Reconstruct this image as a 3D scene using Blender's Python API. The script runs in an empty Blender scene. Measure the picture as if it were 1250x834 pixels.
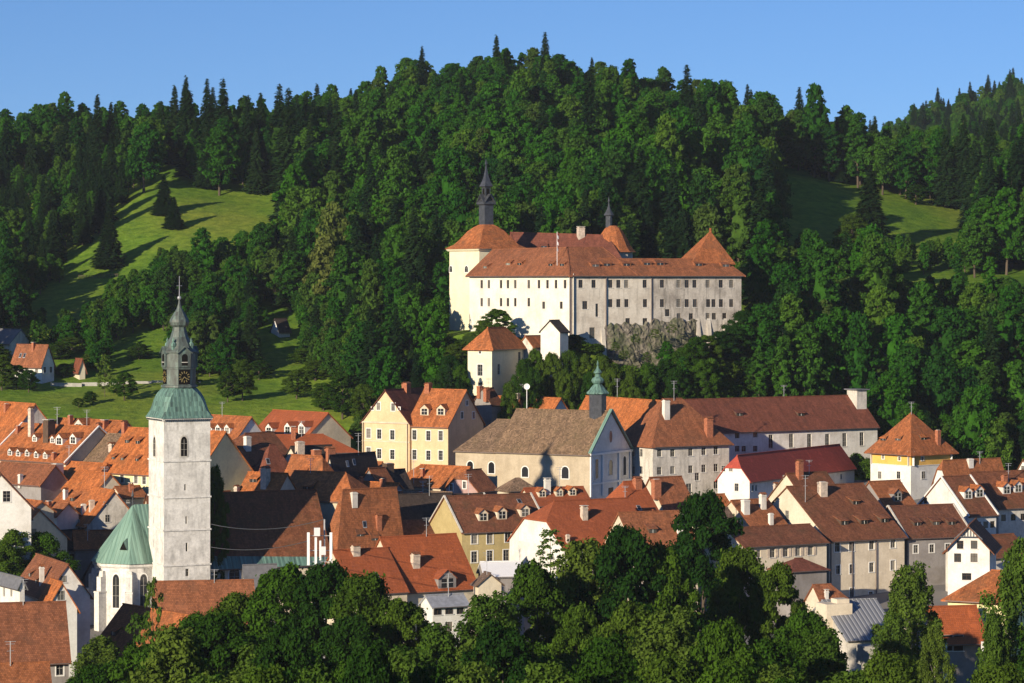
import bpy, bmesh, math, random
import numpy as np
from mathutils import Vector, Matrix
from mathutils.geometry import intersect_ray_tri
R = math.radians
random.seed(7); rng = np.random.default_rng(7)
SC = bpy.context.scene
COL = SC.collection
# ------------------------------------------------------------------ camera, light, exposure
KP = math.tan(R(10.0)) / 625.0      # tangent of one photograph pixel (1250 wide)
HC, HY = 60.0, 345.0                # camera height, image row of the horizon
cam = bpy.data.cameras.new('camera'); co = bpy.data.objects.new('camera', cam); COL.objects.link(co)
cam.sensor_width = 36; cam.lens = 18 / math.tan(R(10.0)); cam.clip_end = 12000; cam.clip_start = 1
cam.shift_y = -(417.0 - HY) / 1250.0
co.location = (0, 0, HC); co.rotation_euler = (R(90), 0, 0); SC.camera = co
SUN_AZ, SUN_EL = 36.0, 15.2         # light travels to the right by AZ from straight ahead
az, el = R(SUN_AZ), R(SUN_EL)
LD = Vector((math.sin(az) * math.cos(el), math.cos(az) * math.cos(el), -math.sin(el)))
sun = bpy.data.lights.new('sun', 'SUN'); so = bpy.data.objects.new('sun', sun); COL.objects.link(so)
sun.energy = 5.0; sun.angle = R(0.5); sun.color = (1.0, 0.85, 0.64)
so.rotation_euler = LD.to_track_quat('-Z', 'Y').to_euler()
wd = bpy.data.worlds.new('World'); SC.world = wd; wd.use_nodes = True
nt = wd.node_tree; nt.nodes.clear()
sky = nt.nodes.new('ShaderNodeTexSky'); sky.sky_type = 'NISHITA'; sky.sun_disc = False
sky.sun_elevation = el; sky.sun_rotation = math.atan2(-LD.x, -LD.y)
sky.altitude = 800; sky.air_density = 0.9; sky.dust_density = 0.1; sky.ozone_density = 4.0
bgn = nt.nodes.new('ShaderNodeBackground'); bgn.inputs[1].default_value = 0.076
wo = nt.nodes.new('ShaderNodeOutputWorld')
tc = nt.nodes.new('ShaderNodeTexCoord'); mp = nt.nodes.new('ShaderNodeMapping'); mp.inputs['Location'].default_value = (0, 0, .075)
nt.links.new(tc.outputs['Generated'], mp.inputs[0]); nt.links.new(mp.outputs[0], sky.inputs[0]); hs_ = nt.nodes.new('ShaderNodeHueSaturation'); hs_.inputs['Saturation'].default_value = 1.1; hs_.inputs['Hue'].default_value = .509; hs_.inputs['Value'].default_value = 1.32; nt.links.new(sky.outputs[0], hs_.inputs['Color']); nt.links.new(hs_.outputs[0], bgn.inputs[0]); nt.links.new(bgn.outputs[0], wo.inputs[0])
vs = SC.view_settings; vs.view_transform = 'Standard'; vs.look = 'None'; vs.exposure = 0.38; vs.gamma = 1.0
vs.use_curve_mapping = False
SC.cycles.max_bounces = 5; SC.cycles.diffuse_bounces = 1; SC.cycles.glossy_bounces = 2
SC.cycles.transmission_bounces = 2; SC.cycles.transparent_max_bounces = 4
SC.cycles.use_denoising = True

def W(px, py, D):
    return Vector(((px - 625) * KP * D, D, HC - (py - HY) * KP * D))
def proj(v):
    return (625 + v[0] / (KP * v[1]), HY - (v[2] - HC) / (KP * v[1]))
# ------------------------------------------------------------------ materials
MATS = {}
def nodes(name):
    m = bpy.data.materials.new(name); m.use_nodes = True
    t = m.node_tree; b = t.nodes['Principled BSDF']
    MATS[name] = m
    return m, t, b
def N(t, ty, **kw):
    n = t.nodes.new(ty)
    for k_, v in kw.items():
        if k_.startswith('i_'): n.inputs[k_[2:]].default_value = v
        else: setattr(n, k_, v)
    return n
def ramp(t, fac, stops):
    r = N(t, 'ShaderNodeValToRGB'); e = r.color_ramp.elements
    while len(e) < len(stops): e.new(0.5)
    for el_, (p, c) in zip(e, stops):
        el_.position = p; el_.color = (*c, 1) if len(c) == 3 else c
    t.links.new(fac, r.inputs[0]); return r.outputs[0]
def mix(t, fac, a, b, mode='MIX'):
    m = N(t, 'ShaderNodeMix', data_type='RGBA', blend_type=mode)
    for s, v in ((0, fac), (6, a), (7, b)):
        if hasattr(v, 'links'): t.links.new(v, m.inputs[s])
        elif s == 0: m.inputs[s].default_value = v
        else: m.inputs[s].default_value = (*v, 1)
    return m.outputs[2]
def uvmap(t, sx=1, sy=1):
    u = N(t, 'ShaderNodeUVMap'); oi = N(t, 'ShaderNodeObjectInfo')
    mp = N(t, 'ShaderNodeMapping'); mp.inputs['Scale'].default_value = (sx, sy, 1)
    ad = N(t, 'ShaderNodeVectorMath', operation='ADD')
    ml = N(t, 'ShaderNodeMath', operation='MULTIPLY'); ml.inputs[1].default_value = 57.0
    t.links.new(oi.outputs['Random'], ml.inputs[0])
    t.links.new(u.outputs[0], ad.inputs[0]); t.links.new(ml.outputs[0], ad.inputs[1])
    t.links.new(ad.outputs[0], mp.inputs[0]); return mp.outputs[0], oi
def noise(t, vec, scale, detail=3, rough=.55):
    n = N(t, 'ShaderNodeTexNoise'); n.inputs['Scale'].default_value = scale
    n.inputs['Detail'].default_value = detail; n.inputs['Roughness'].default_value = rough
    if vec is not None: t.links.new(vec, n.inputs['Vector'])
    return n.outputs['Fac']
def bump(t, b, h, strength, dist):
    bn = N(t, 'ShaderNodeBump'); bn.inputs['Strength'].default_value = strength; bn.inputs['Distance'].default_value = dist
    t.links.new(h, bn.inputs['Height']); t.links.new(bn.outputs[0], b.inputs['Normal'])
def tint(c, f): return tuple(min(1, x * f) for x in c)
def roof_mat(name, c, grit=0.5, moss=(0.10, 0.085, 0.05), mossy=.35, tone=(.72, 1.2)):
    m, t, b = nodes(name)
    v, oi = uvmap(t)
    br = N(t, 'ShaderNodeTexBrick'); br.offset = .5
    for k_, x in (('Scale', 1.0), ('Mortar Size', .02), ('Brick Width', .30), ('Row Height', .34), ('Bias', 0.0)): br.inputs[k_].default_value = x
    br.inputs['Color1'].default_value = (*tint(c, 1 - .6 * grit), 1); br.inputs['Color2'].default_value = (*tint(c, 1 + .55 * grit), 1)
    br.inputs['Mortar'].default_value = (*tint(c, .5), 1)
    t.links.new(v, br.inputs['Vector'])
    vs_, _ = uvmap(t, 1.2, .28)
    f1 = ramp(t, noise(t, vs_, .9, 4), [(.28, (tone[0],) * 3), (.72, (tone[1],) * 3)])
    c1 = mix(t, 1.0, br.outputs['Color'], f1, 'MULTIPLY')
    f2 = ramp(t, noise(t, v, .28, 5, .65), [(.5, (0, 0, 0)), (.72, (mossy,) * 3)])
    c2 = mix(t, f2, c1, moss)
    f4 = ramp(t, noise(t, uvmap(t, 1, 1)[0], .55, 2, .5), [(.62, (0, 0, 0)), (.66, (.35, .35, .35))]); c2 = mix(t, f4, c2, tint(c, 1.5))
    hr = ramp(t, oi.outputs['Random'], [(0, (.84, .86, .92)), (.5, (1, 1, 1)), (1, (1.1, 1.06, .92))])
    c3 = mix(t, 1.0, c2, hr, 'MULTIPLY')
    t.links.new(c3, b.inputs['Base Color']); b.inputs['Roughness'].default_value = .85
    b.inputs['Specular IOR Level'].default_value = .25
    w = N(t, 'ShaderNodeTexWave', wave_type='BANDS', bands_direction='Y', wave_profile='SAW'); w.inputs['Scale'].default_value = .38
    w.inputs['Distortion'].default_value = .6; t.links.new(v, w.inputs['Vector'])
    h = mix(t, .45, w.outputs['Color'], noise(t, v, 3.2, 3))
    bump(t, b, h, .8, .12)
    return m
def wall_mat(name, c, stain=.35, sc=(0.45, 0.4, 0.33), fine=.12, rough=.9, streak=.5, coarse=0.28):
    m, t, b = nodes(name)
    v, oi = uvmap(t); vs_, _ = uvmap(t, 1.6, .22)
    f1 = ramp(t, noise(t, v, coarse, 5, .6), [(.42, (0, 0, 0)), (.75, (stain,) * 3)])
    c1 = mix(t, f1, c, tuple(x * y for x, y in zip(c, sc)))
    f2 = ramp(t, noise(t, vs_, .8, 4, .65), [(.5, (0, 0, 0)), (.85, (stain * streak * 1.6,) * 3)])
    c2 = mix(t, f2, c1, tint(c, .45))
    f3 = ramp(t, noise(t, v, 2.4, 3), [(.2, (1 - fine,) * 3), (.8, (1 + fine * .5,) * 3)])
    c3 = mix(t, 1.0, c2, f3, 'MULTIPLY')
    t.links.new(c3, b.inputs['Base Color']); b.inputs['Roughness'].default_value = rough
    b.inputs['Specular IOR Level'].default_value = .2
    bump(t, b, noise(t, v, 1.7, 4), .35, .06)
    return m
def stone_mat(name, c, scale=1.0, moss=.5):
    m, t, b = nodes(name)
    v, oi = uvmap(t)
    v = N(t, 'ShaderNodeTexCoord').outputs['Object']
    vo = N(t, 'ShaderNodeTexVoronoi'); vo.inputs['Scale'].default_value = scale; t.links.new(v, vo.inputs['Vector'])
    f = ramp(t, vo.outputs['Color'], [(0, tint(c, .45)), (1, tint(c, 1.45))])
    f1 = ramp(t, noise(t, v, .22, 5, .7), [(.46, (0, 0, 0)), (.62, (moss,) * 3)])
    t.links.new(mix(t, f1, f, (.05, .07, .02)), b.inputs['Base Color']); b.inputs['Roughness'].default_value = .95
    bump(t, b, vo.outputs['Distance'], 1.0, .3)
    return m
def plain(name, c, rough=.6, metal=0, var=.25, scale=1.5, bstr=.2):
    m, t, b = nodes(name)
    v, oi = uvmap(t)
    f = ramp(t, noise(t, v, scale, 4), [(.25, tint(c, 1 - var)), (.75, tint(c, 1 + var))])
    t.links.new(f, b.inputs['Base Color']); b.inputs['Roughness'].default_value = rough; b.inputs['Metallic'].default_value = metal
    bump(t, b, noise(t, v, scale * 2, 3), bstr, .04)
    return m
roof_mat('roof_orange', (.47, .155, .052), .5, (.17, .09, .045), .6, (.62, 1.2))
roof_mat('roof_red', (.36, .098, .038), .22, (.16, .06, .03), .25, (.86, 1.1))
roof_mat('roof_rust', (.31, .115, .052), .45, (.11, .06, .035), .5)
roof_mat('roof_brown', (.20, .078, .042), .45, (.09, .06, .03), .6)
roof_mat('roof_bright_red', (.50, .09, .055), .15, (.2, .05, .04), .2, (.9, 1.08))  # brighter copy of roof_red: sunlight its slope lacks is put into the colour
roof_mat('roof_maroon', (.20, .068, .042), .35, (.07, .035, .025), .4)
roof_mat('roof_old', (.22, .148, .102), .7, (.16, .12, .07), .5)
roof_mat('roof_dark', (.06, .045, .04), .4, (.05, .04, .03), .4)  # near-black tile; on houses lying in shadow the shade is in this colour
plain('slate', (.16, .16, .17), .5)
plain('metal_light', (.42, .43, .45), .45, .3)
plain('metal_dark', (.085, .09, .10), .42, .4, .4)
plain('gutter', (.16, .13, .12), .5, .4)
wall_mat('white', (.80, .785, .74), .42)
wall_mat('cream', (.70, .62, .47), .5)
wall_mat('church_beige', (.52, .44, .32), .5)
wall_mat('church_white', (.82, .80, .75), .68, (.5, .49, .48), .25, .9, .9, .45)
wall_mat('castle_white', (.82, .78, .68), .4)
wall_mat('castle_cream', (.84, .77, .55), .25)
wall_mat('castle_grey', (.67, .62, .54), .75, (.62, .58, .55), .18, .9, .8)
wall_mat('castle_dark', (.52, .48, .43), 1.0, (.5, .48, .47), .22, .9, 1.1)
wall_mat('beige', (.74, .65, .51), .4)
wall_mat('grey_plaster', (.68, .64, .57), .8, (.55, .53, .5), .2, .9, .9)
wall_mat('yellow', (.76, .555, .335), .35)
wall_mat('bright_yellow', (.80, .48, .12), .4)
wall_mat('pale_yellow', (.82, .74, .42), .25)
wall_mat('ochre', (.52, .42, .20), .4)
wall_mat('old_white', (.78, .75, .69), .6)
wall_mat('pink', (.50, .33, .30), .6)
wall_mat('shaded_plaster', (.30, .28, .27), .6)  # dark copy of plaster: shade of shadowed houses put into the wall colour
stone_mat('rubble', (.17, .15, .12), 1.3, .8)
plain('frame_pale', (.42, .40, .36), .7, 0, .05)
plain('stone_trim', (.55, .52, .46), .9)
plain('white_trim', (.80, .79, .75), .8, 0, .06)
plain('brick', (.36, .13, .065), .9, 0, .45, 3.0)
plain('chimney_plaster', (.55, .46, .37), .9, 0, .35, 2.0)
plain('wood_dark', (.09, .055, .035), .8)
plain('wood_red', (.22, .04, .03), .8)
plain('bark', (.085, .065, .045), .95, 0, .4)
m, t, b = nodes('copper_dark'); v, oi = uvmap(t, 1.5, .4)
f = ramp(t, noise(t, v, .9, 5, .7), [(.35, (.05, .055, .05)), (.55, (.10, .13, .115)), (.75, (.18, .28, .24))])
t.links.new(f, b.inputs['Base Color']); b.inputs['Roughness'].default_value = .6
plain('pale_bark', (.42, .38, .33), .95, 0, .4)
plain('white_paint', (.82, .82, .82), .4, 0, .04)
plain('gold', (.80, .55, .20), .35, .8, .1)
plain('asphalt', (.20, .19, .18), .9)
plain('concrete', (.36, .35, .32), .9)
m, t, b = nodes('glass'); oi = N(t, 'ShaderNodeObjectInfo'); t.links.new(ramp(t, oi.outputs['Random'], [(0, (.015, .017, .02)), (.6, (.03, .032, .035)), (.8, (.10, .10, .095)), (1, (.26, .24, .2))]), b.inputs['Base Color']); b.inputs['Roughness'].default_value = .12; b.inputs['Specular IOR Level'].default_value = .6
m, t, b = nodes('dark_hole'); b.inputs['Base Color'].default_value = (.012, .011, .010, 1); b.inputs['Roughness'].default_value = 1; b.inputs['Specular IOR Level'].default_value = 0
# copper
m, t, b = nodes('copper'); v, oi = uvmap(t, 2.2, .12)
f = ramp(t, noise(t, v, .9, 5, .7), [(.34, (.045, .070, .066)), (.52, (.12, .23, .19)), (.72, (.23, .39, .32))])
w = N(t, 'ShaderNodeTexWave', bands_direction='X'); w.inputs['Scale'].default_value = .42; v2, _ = uvmap(t); t.links.new(v2, w.inputs['Vector'])
f2 = ramp(t, w.outputs['Color'], [(.0, (.7, .7, .7)), (.15, (1, 1, 1))])
t.links.new(mix(t, 1.0, f, f2, 'MULTIPLY'), b.inputs['Base Color']); b.inputs['Roughness'].default_value = .65; bump(t, b, w.outputs['Color'], .5, .06)
m, t, b = nodes('copper_pale'); v, oi = uvmap(t, 1.5, .2)
f = ramp(t, noise(t, v, .8, 5, .6), [(.30, (.13, .25, .20)), (.7, (.25, .40, .32))])
w = N(t, 'ShaderNodeTexWave', bands_direction='X'); w.inputs['Scale'].default_value = .45; v2, _ = uvmap(t); t.links.new(v2, w.inputs['Vector'])
f2 = ramp(t, w.outputs['Color'], [(.0, (.6, .62, .6)), (.12, (1, 1, 1))])
t.links.new(mix(t, 1.0, f, f2, 'MULTIPLY'), b.inputs['Base Color']); b.inputs['Roughness'].default_value = .6; bump(t, b, w.outputs['Color'], .6, .06)
# ribbed panels
m, t, b = nodes('ribbed_metal'); v, oi = uvmap(t)
w = N(t, 'ShaderNodeTexWave', bands_direction='X'); w.inputs['Scale'].default_value = .42; t.links.new(v, w.inputs['Vector'])
f = ramp(t, w.outputs['Color'], [(.0, (.45, .46, .48)), (.25, (.16, .17, .19)), (.8, (.2, .21, .23))])
t.links.new(f, b.inputs['Base Color']); b.inputs['Roughness'].default_value = .5; bump(t, b, w.outputs['Color'], .7, .08)
# ground
m, t, b = nodes('meadow'); tc = N(t, 'ShaderNodeTexCoord')
n1 = noise(t, tc.outputs['Object'], .018, 5, .6); n2 = noise(t, tc.outputs['Object'], .35, 5, .7)
c1 = ramp(t, n1, [(.33, (.050, .130, .014)), (.5, (.125, .225, .022)), (.7, (.20, .25, .034))])
c2 = ramp(t, n2, [(.3, (.5, .6, .55)), (.7, (1.35, 1.25, 1.1))])
t.links.new(mix(t, 1.0, c1, c2, 'MULTIPLY'), b.inputs['Base Color']); b.inputs['Roughness'].default_value = .95; b.inputs['Specular IOR Level'].default_value = .1
bump(t, b, n2, .9, .6)
def leaf_mat(name, cols, tr=.3, vs_scale=.45, dark=.62):
    m = bpy.data.materials.new(name); m.use_nodes = True; MATS[name] = m; t = m.node_tree; t.nodes.clear()
    oi = N(t, 'ShaderNodeObjectInfo'); tc = N(t, 'ShaderNodeTexCoord')
    n_ = len(cols); base = ramp(t, oi.outputs['Random'], [(i / (n_ - 1), c) for i, c in enumerate(cols)])
    f = ramp(t, noise(t, tc.outputs['Object'], vs_scale, 3, .6), [(.3, (dark, dark * 1.05, dark)), (.7, (1.35, 1.28, 1.1))])
    c = mix(t, 1.0, base, f, 'MULTIPLY')
    d = N(t, 'ShaderNodeBsdfDiffuse'); tl = N(t, 'ShaderNodeBsdfTranslucent'); mx = N(t, 'ShaderNodeMixShader'); mx.inputs[0].default_value = tr
    t.links.new(c, d.inputs[0]); c2 = mix(t, 1.0, c, (1.1, 1.25, .5), 'MULTIPLY'); t.links.new(c2, tl.inputs[0])
    t.links.new(d.outputs[0], mx.inputs[1]); t.links.new(tl.outputs[0], mx.inputs[2])
    o = N(t, 'ShaderNodeOutputMaterial'); t.links.new(mx.outputs[0], o.inputs[0])
leaf_mat('leaf_broad', [(.016, .072, .010), (.034, .132, .012), (.056, .145, .018), (.022, .095, .012), (.085, .172, .022), (.014, .060, .014), (.040, .140, .010), (.070, .115, .028)])
leaf_mat('leaf_conifer', [(.012, .038, .014), (.020, .052, .015), (.016, .045, .018), (.026, .060, .018)], .12)
leaf_mat('leaf_near', [(.024, .070, .008), (.050, .118, .012), (.074, .128, .017), (.030, .078, .009), (.016, .052, .009)], .22, .35, .5)
leaf_mat('leaf_birch', [(.055, .115, .016), (.085, .15, .024), (.10, .15, .026)], .25, .5)
leaf_mat('leaf_olive', [(.10, .14, .032), (.12, .15, .04)], .25, .5)
def M(n): return MATS[n]
# ------------------------------------------------------------------ mesh helpers
class MB:
    def __init__(s): s.v = []; s.f = []; s.m = []
    def poly(s, pts, m=0):
        q = []
        for p in pts:
            p = Vector(p)
            if not q or (p - q[-1]).length > 1e-4: q.append(p)
        if len(q) > 2 and (q[0] - q[-1]).length < 1e-4: q.pop()
        if len(q) < 3: return
        i = len(s.v); s.v += q; s.f.append(tuple(range(i, i + len(q)))); s.m.append(m)
    def box(s, c, dx, dy, z0, z1, ang=0, m=0, bottom=True, taper=1.0):
        ca, sa = math.cos(ang), math.sin(ang)
        def P(x, y, z): return Vector((c[0] + x * ca - y * sa, c[1] + x * sa + y * ca, z))
        a, b_ = dx / 2, dy / 2
        lo = [P(-a, -b_, z0), P(a, -b_, z0), P(a, b_, z0), P(-a, b_, z0)]
        hi = [P(-a * taper, -b_ * taper, z1), P(a * taper, -b_ * taper, z1), P(a * taper, b_ * taper, z1), P(-a * taper, b_ * taper, z1)]
        for i in range(4): j = (i + 1) % 4; s.poly([lo[i], lo[j], hi[j], hi[i]], m)
        s.poly(hi, m)
        if bottom: s.poly(lo[::-1], m)
    def rings(s, c, prof, n=8, phi=0.0, m=0, cap=True):
        """regular n-gon rings about centre c: prof = [(apothem, z)]; one face normal points at angle phi"""
        rs = []
        for r, z in prof:
            rr = r / math.cos(math.pi / n)
            rs.append([Vector((c[0] + rr * math.cos(phi + math.pi / n * (2 * i + 1)), c[1] + rr * math.sin(phi + math.pi / n * (2 * i + 1)), z)) for i in range(n)])
        for a, b_ in zip(rs, rs[1:]):
            for i in range(n): j = (i + 1) % n; s.poly([a[i], a[j], b_[j], b_[i]], m)
        if cap: s.poly(rs[-1], m); s.poly(rs[0][::-1], m)
    def bar(s, p, q, w, h=None, m=0, up=Vector((0, 0, 1))):
        p, q = Vector(p), Vector(q); h = h or w; d = (q - p)
        if d.length < 1e-6: return
        d.normalize(); u = d.cross(up)
        if u.length < 1e-3: u = d.cross(Vector((1, 0, 0)))
        u.normalize(); v = u.cross(d)
        o = [(-1, -1), (1, -1), (1, 1), (-1, 1)]
        A = [p + u * (x * w / 2) + v * (y * h / 2) for x, y in o]; B = [q + u * (x * w / 2) + v * (y * h / 2) for x, y in o]
        for i in range(4): j = (i + 1) % 4; s.poly([A[i], A[j], B[j], B[i]], m)
        s.poly(A[::-1], m); s.poly(B, m)
    def slab(s, polys, th=.24, m=0):
        """top faces plus a copy lowered by th, closed along the boundary"""
        key = lambda p: (round(p.x, 3), round(p.y, 3), round(p.z, 3))
        edges = {}
        low = Vector((0, 0, -th))
        for P in polys:
            P = [Vector(p) for p in P]
            q = []
            for p in P:
                if not q or (p - q[-1]).length > 1e-3: q.append(p)
            if (q[0] - q[-1]).length < 1e-3: q.pop()
            if len(q) < 3: continue
            s.poly(q, m); s.poly([p + low for p in q][::-1], m)
            for i in range(len(q)):
                a, b_ = q[i], q[(i + 1) % len(q)]; k_ = frozenset((key(a), key(b_)))
                edges.setdefault(k_, []).append((a, b_))
        for k_, e in edges.items():
            if len(e) == 1: a, b_ = e[0]; s.poly([a, b_, b_ + low, a + low], m)
    def mesh(s, name, mats, origin=Vector((0, 0, 0)), smooth=False):
        me = bpy.data.meshes.new(name)
        me.from_pydata([tuple(p - origin) for p in s.v], [], s.f)
        for x in mats: me.materials.append(M(x))
        me.polygons.foreach_set('material_index', s.m)
        uv = me.uv_layers.new(name='UVMap'); Z = Vector((0, 0, 1)); arr = np.zeros(len(me.loops) * 2, dtype=np.float32)
        for p, idx in zip(me.polygons, s.f):
            n = p.normal
            u = Z.cross(n)
            if u.length < .02: u = Vector((1, 0, 0))
            u.normalize(); w_ = n.cross(u)
            if w_.z < 0: w_ = -w_
            for li, vi in zip(p.loop_indices, idx):
                q = s.v[vi]; arr[2 * li] = q.dot(u); arr[2 * li + 1] = q.dot(w_)
        uv.data.foreach_set('uv', arr)
        if smooth: me.polygons.foreach_set('use_smooth', [True] * len(me.polygons))
        me.update(); return me
def link(name, me, parent=None, loc=None):
    o = bpy.data.objects.new(name, me); COL.objects.link(o)
    if parent is not None: o.parent = parent
    if loc is not None: o.location = loc
    return o
def tag(o, label=None, cat=None, group=None, kind=None):
    if label: o['label'] = label
    if cat: o['category'] = cat
    if group: o['group'] = group
    if kind: o['kind'] = kind
    return o
def thing(name, loc, label, cat, group=None):
    o = bpy.data.objects.new(name, None); COL.objects.link(o); o.location = loc; o.empty_display_size = .5
    return tag(o, label, cat, group)
def part(name, mb, mats, parent, smooth=False, label=None, base=None):
    """part whose mesh was collected in world coordinates"""
    if not mb.f: return None
    base = base if base is not None else parent_loc(parent)
    o = link(name, mb.mesh(name, mats if isinstance(mats, (list, tuple)) else [mats], base, smooth), parent)
    if label: o['label'] = label
    return o
def parent_loc(o):
    l = Vector((0, 0, 0))
    while o is not None: l += o.location; o = o.parent
    return l
def single(name, mb, mats, loc, label, cat, group=None, smooth=False, kind=None):
    o = link(name, mb.mesh(name, mats if isinstance(mats, (list, tuple)) else [mats], Vector(loc), smooth), None, loc)
    return tag(o, label, cat, group, kind)
def ray_hit(px, py, polys):
    o = Vector((0, 0, HC)); d = Vector(((px - 625) * KP, 1, -(py - HY) * KP)); best = None
    for P in polys:
        P = [Vector(p) for p in P]
        for i in range(1, len(P) - 1):
            h = intersect_ray_tri(P[0], P[i], P[i + 1], d, o, True)
            if h is not None and (best is None or h.y < best[0].y):
                n = (P[i] - P[0]).cross(P[i + 1] - P[0])
                if n.length < 1e-6: continue
                n.normalize()
                if n.z < 0: n = -n
                best = (h, n)
    return best
# ------------------------------------------------------------------ terrain
TP = []
def tp(px, py, D): v = W(px, py, D); TP.append((v.x, v.y, v.z))
def tz(x, y, z): TP.append((x, y, z))
for x in (-260, -120, 0, 120, 260):
    for y, z in ((-40, 50), (60, 34), (150, 14), (250, 0), (340, -3), (420, -3)): tz(x * (1 if y > 200 else .7), y, z)
for x in (-190, -130, -60, 0, 60, 130, 190):
    for y, z in ((460, -2), (500, -1), (540, 3), (580, 8), (620, 13), (640, 16)): tz(x, y, z)
for x in (-190, -120): tz(x, 660, 22)
for x in (-60, -25, 0, 25, 60, 100, 140, 200): tz(x, 656, 18.5)
for a in [(-150, 505, 690), (0, 508, 690), (120, 512, 685), (250, 512, 685), (390, 512, 685),
          (-150, 462, 735), (30, 468, 730), (100, 470, 728), (180, 466, 730), (260, 468, 728), (380, 470, 725),
          (-150, 400, 780), (10, 425, 775), (100, 420, 778), (160, 412, 780), (250, 420, 775), (340, 415, 780), (440, 430, 775),
          (-150, 370, 830), (60, 348, 852), (130, 330, 860), (200, 305, 868), (270, 300, 872), (330, 290, 880), (420, 310, 860),
          (120, 285, 895), (185, 235, 930), (215, 208, 960), (260, 235, 940), (325, 245, 935), (400, 240, 930),
          (-150, 345, 900), (-60, 338, 900), (0, 325, 900), (40, 290, 940), (-150, 196, 1050),
          (0, 190, 1050), (100, 186, 1050), (200, 194, 1050), (300, 192, 1050), (400, 178, 1050), (450, 166, 1050), (510, 131, 1060), (600, 119, 1060),
          (700, 123, 1060), (760, 142, 1060), (830, 154, 1060), (900, 177, 1060), (1000, 200, 1060), (1070, 214, 1070),
          (500, 200, 960), (600, 190, 960), (700, 190, 960), (800, 200, 960), (880, 210, 960),
          (480, 290, 860), (560, 280, 850), (650, 275, 850), (760, 275, 850), (860, 280, 850),
          (500, 400, 760), (540, 405, 730), (600, 350, 775), (700, 345, 775), (800, 345, 775), (900, 350, 770),
          (545, 418, 705), (620, 425, 690), (700, 432, 678), (742, 448, 679), (765, 452, 681), (800, 450, 683), (830, 446, 685), (780, 400, 702), (830, 398, 704), (860, 415, 695), (910, 408, 700), (640, 400, 735), (760, 400, 735), (860, 400, 735),
          (480, 488, 690), (570, 480, 678), (650, 482, 672), (720, 478, 671), (800, 480, 671), (900, 478, 678),
          (1000, 520, 696), (1100, 545, 682), (1200, 555, 676), (1350, 560, 676),
          (980, 430, 720), (1050, 440, 730), (1150, 450, 730), (1250, 450, 730), (1380, 450, 730),
          (950, 380, 770), (1050, 385, 785), (1100, 372, 792), (1250, 368, 792), (1380, 368, 792),
          (1100, 345, 815), (1180, 345, 815), (1250, 345, 815), (1380, 340, 815), (1000, 330, 835), (1050, 322, 850), (1150, 322, 850), (1300, 318, 850),
          (960, 300, 868), (1010, 292, 880), (1100, 300, 880), (950, 215, 950), (1000, 228, 945), (1060, 245, 940), (1110, 256, 932), (1165, 278, 920),
          (1200, 270, 940), (1300, 260, 960), (1150, 235, 1080), (1250, 225, 1080), (1380, 215, 1080), (1080, 225, 1180), (1180, 215, 1250), (1300, 205, 1250), (1450, 180, 1250),
          (1085, 212, 1400), (1150, 192, 1480), (1250, 175, 1520), (1400, 150, 1520), (1120, 172, 1680), (1180, 142, 1740), (1250, 130, 1760), (1330, 114, 1780), (1480, 90, 1800), (1040, 215, 1700)]: tp(*a)
for x, y, z in ((-300, 1250, 85), (-150, 1250, 85), (0, 1260, 95), (100, 1260, 80), (-400, 1600, 60), (0, 1600, 50), (200, 2200, 60), (-400, 2400, 50), (450, 2300, 90), (700, 2400, 80),
                (-350, 700, 30), (-350, 1000, 100), (-330, 450, 0), (330, 450, 0), (350, 620, 18), (420, 800, 60), (500, 1000, 100), (700, 1500, 150), (-500, 1300, 80), (-500, 600, 20), (600, 600, 20)): tz(x, y, z)
TPA = np.array(TP); _P = TPA[:, :2]; _n = len(TPA)
_K = np.sqrt(((_P[:, None] - _P[None]) ** 2).sum(2) + 25.0) * -1
_A = np.zeros((_n + 3, _n + 3)); _A[:_n, :_n] = _K + np.eye(_n) * -1.5; _A[:_n, _n] = 1; _A[:_n, _n + 1:] = _P; _A[_n, :_n] = 1; _A[_n + 1:, :_n] = _P.T
_w = np.linalg.solve(_A, np.concatenate([TPA[:, 2], [0, 0, 0]]))
def ZT(x, y):
    q = np.stack([np.ravel(x), np.ravel(y)], 1).astype(float)
    out = np.empty(len(q))
    for i in range(0, len(q), 20000):
        c = q[i:i + 20000]
        kk = -np.sqrt(((c[:, None] - _P[None]) ** 2).sum(2) + 25.0)
        out[i:i + 20000] = kk @ _w[:_n] + _w[_n] + c @ _w[_n + 1:]
    return out
def zt(x, y): return float(ZT([x], [y])[0])
xs = np.concatenate([np.arange(-2600, -520, 160), np.arange(-520, 760, 8), np.arange(760, 2800, 160)])
ys = np.concatenate([np.arange(-80, 420, 20), np.arange(420, 1300, 7), np.arange(1300, 2000, 16), np.arange(2000, 2500, 60), np.arange(2500, 9000, 500)])
gx, gy = np.meshgrid(xs, ys)
gz = ZT(np.clip(gx, -520, 800), np.clip(gy, -80, 2450)).reshape(gx.shape)
gz += (np.sin(gx * .11 + 1) * np.cos(gy * .083) * .35) * (gy > 660)
gz = np.maximum(gz, -12)
me = bpy.data.meshes.new('terrain'); nx, ny = len(xs), len(ys)
idx = np.arange(nx * ny).reshape(ny, nx)
fq = np.stack([idx[:-1, :-1], idx[:-1, 1:], idx[1:, 1:], idx[1:, :-1]], -1).reshape(-1, 4)
me.vertices.add(nx * ny); me.vertices.foreach_set('co', np.stack([gx, gy, gz], -1).ravel().astype(np.float32))
me.loops.add(fq.size); me.loops.foreach_set('vertex_index', fq.ravel().astype(np.int32))
me.polygons.add(len(fq)); me.polygons.foreach_set('loop_start', np.arange(0, fq.size, 4, dtype=np.int32)); me.polygons.foreach_set('loop_total', np.full(len(fq), 4, dtype=np.int32))
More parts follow.
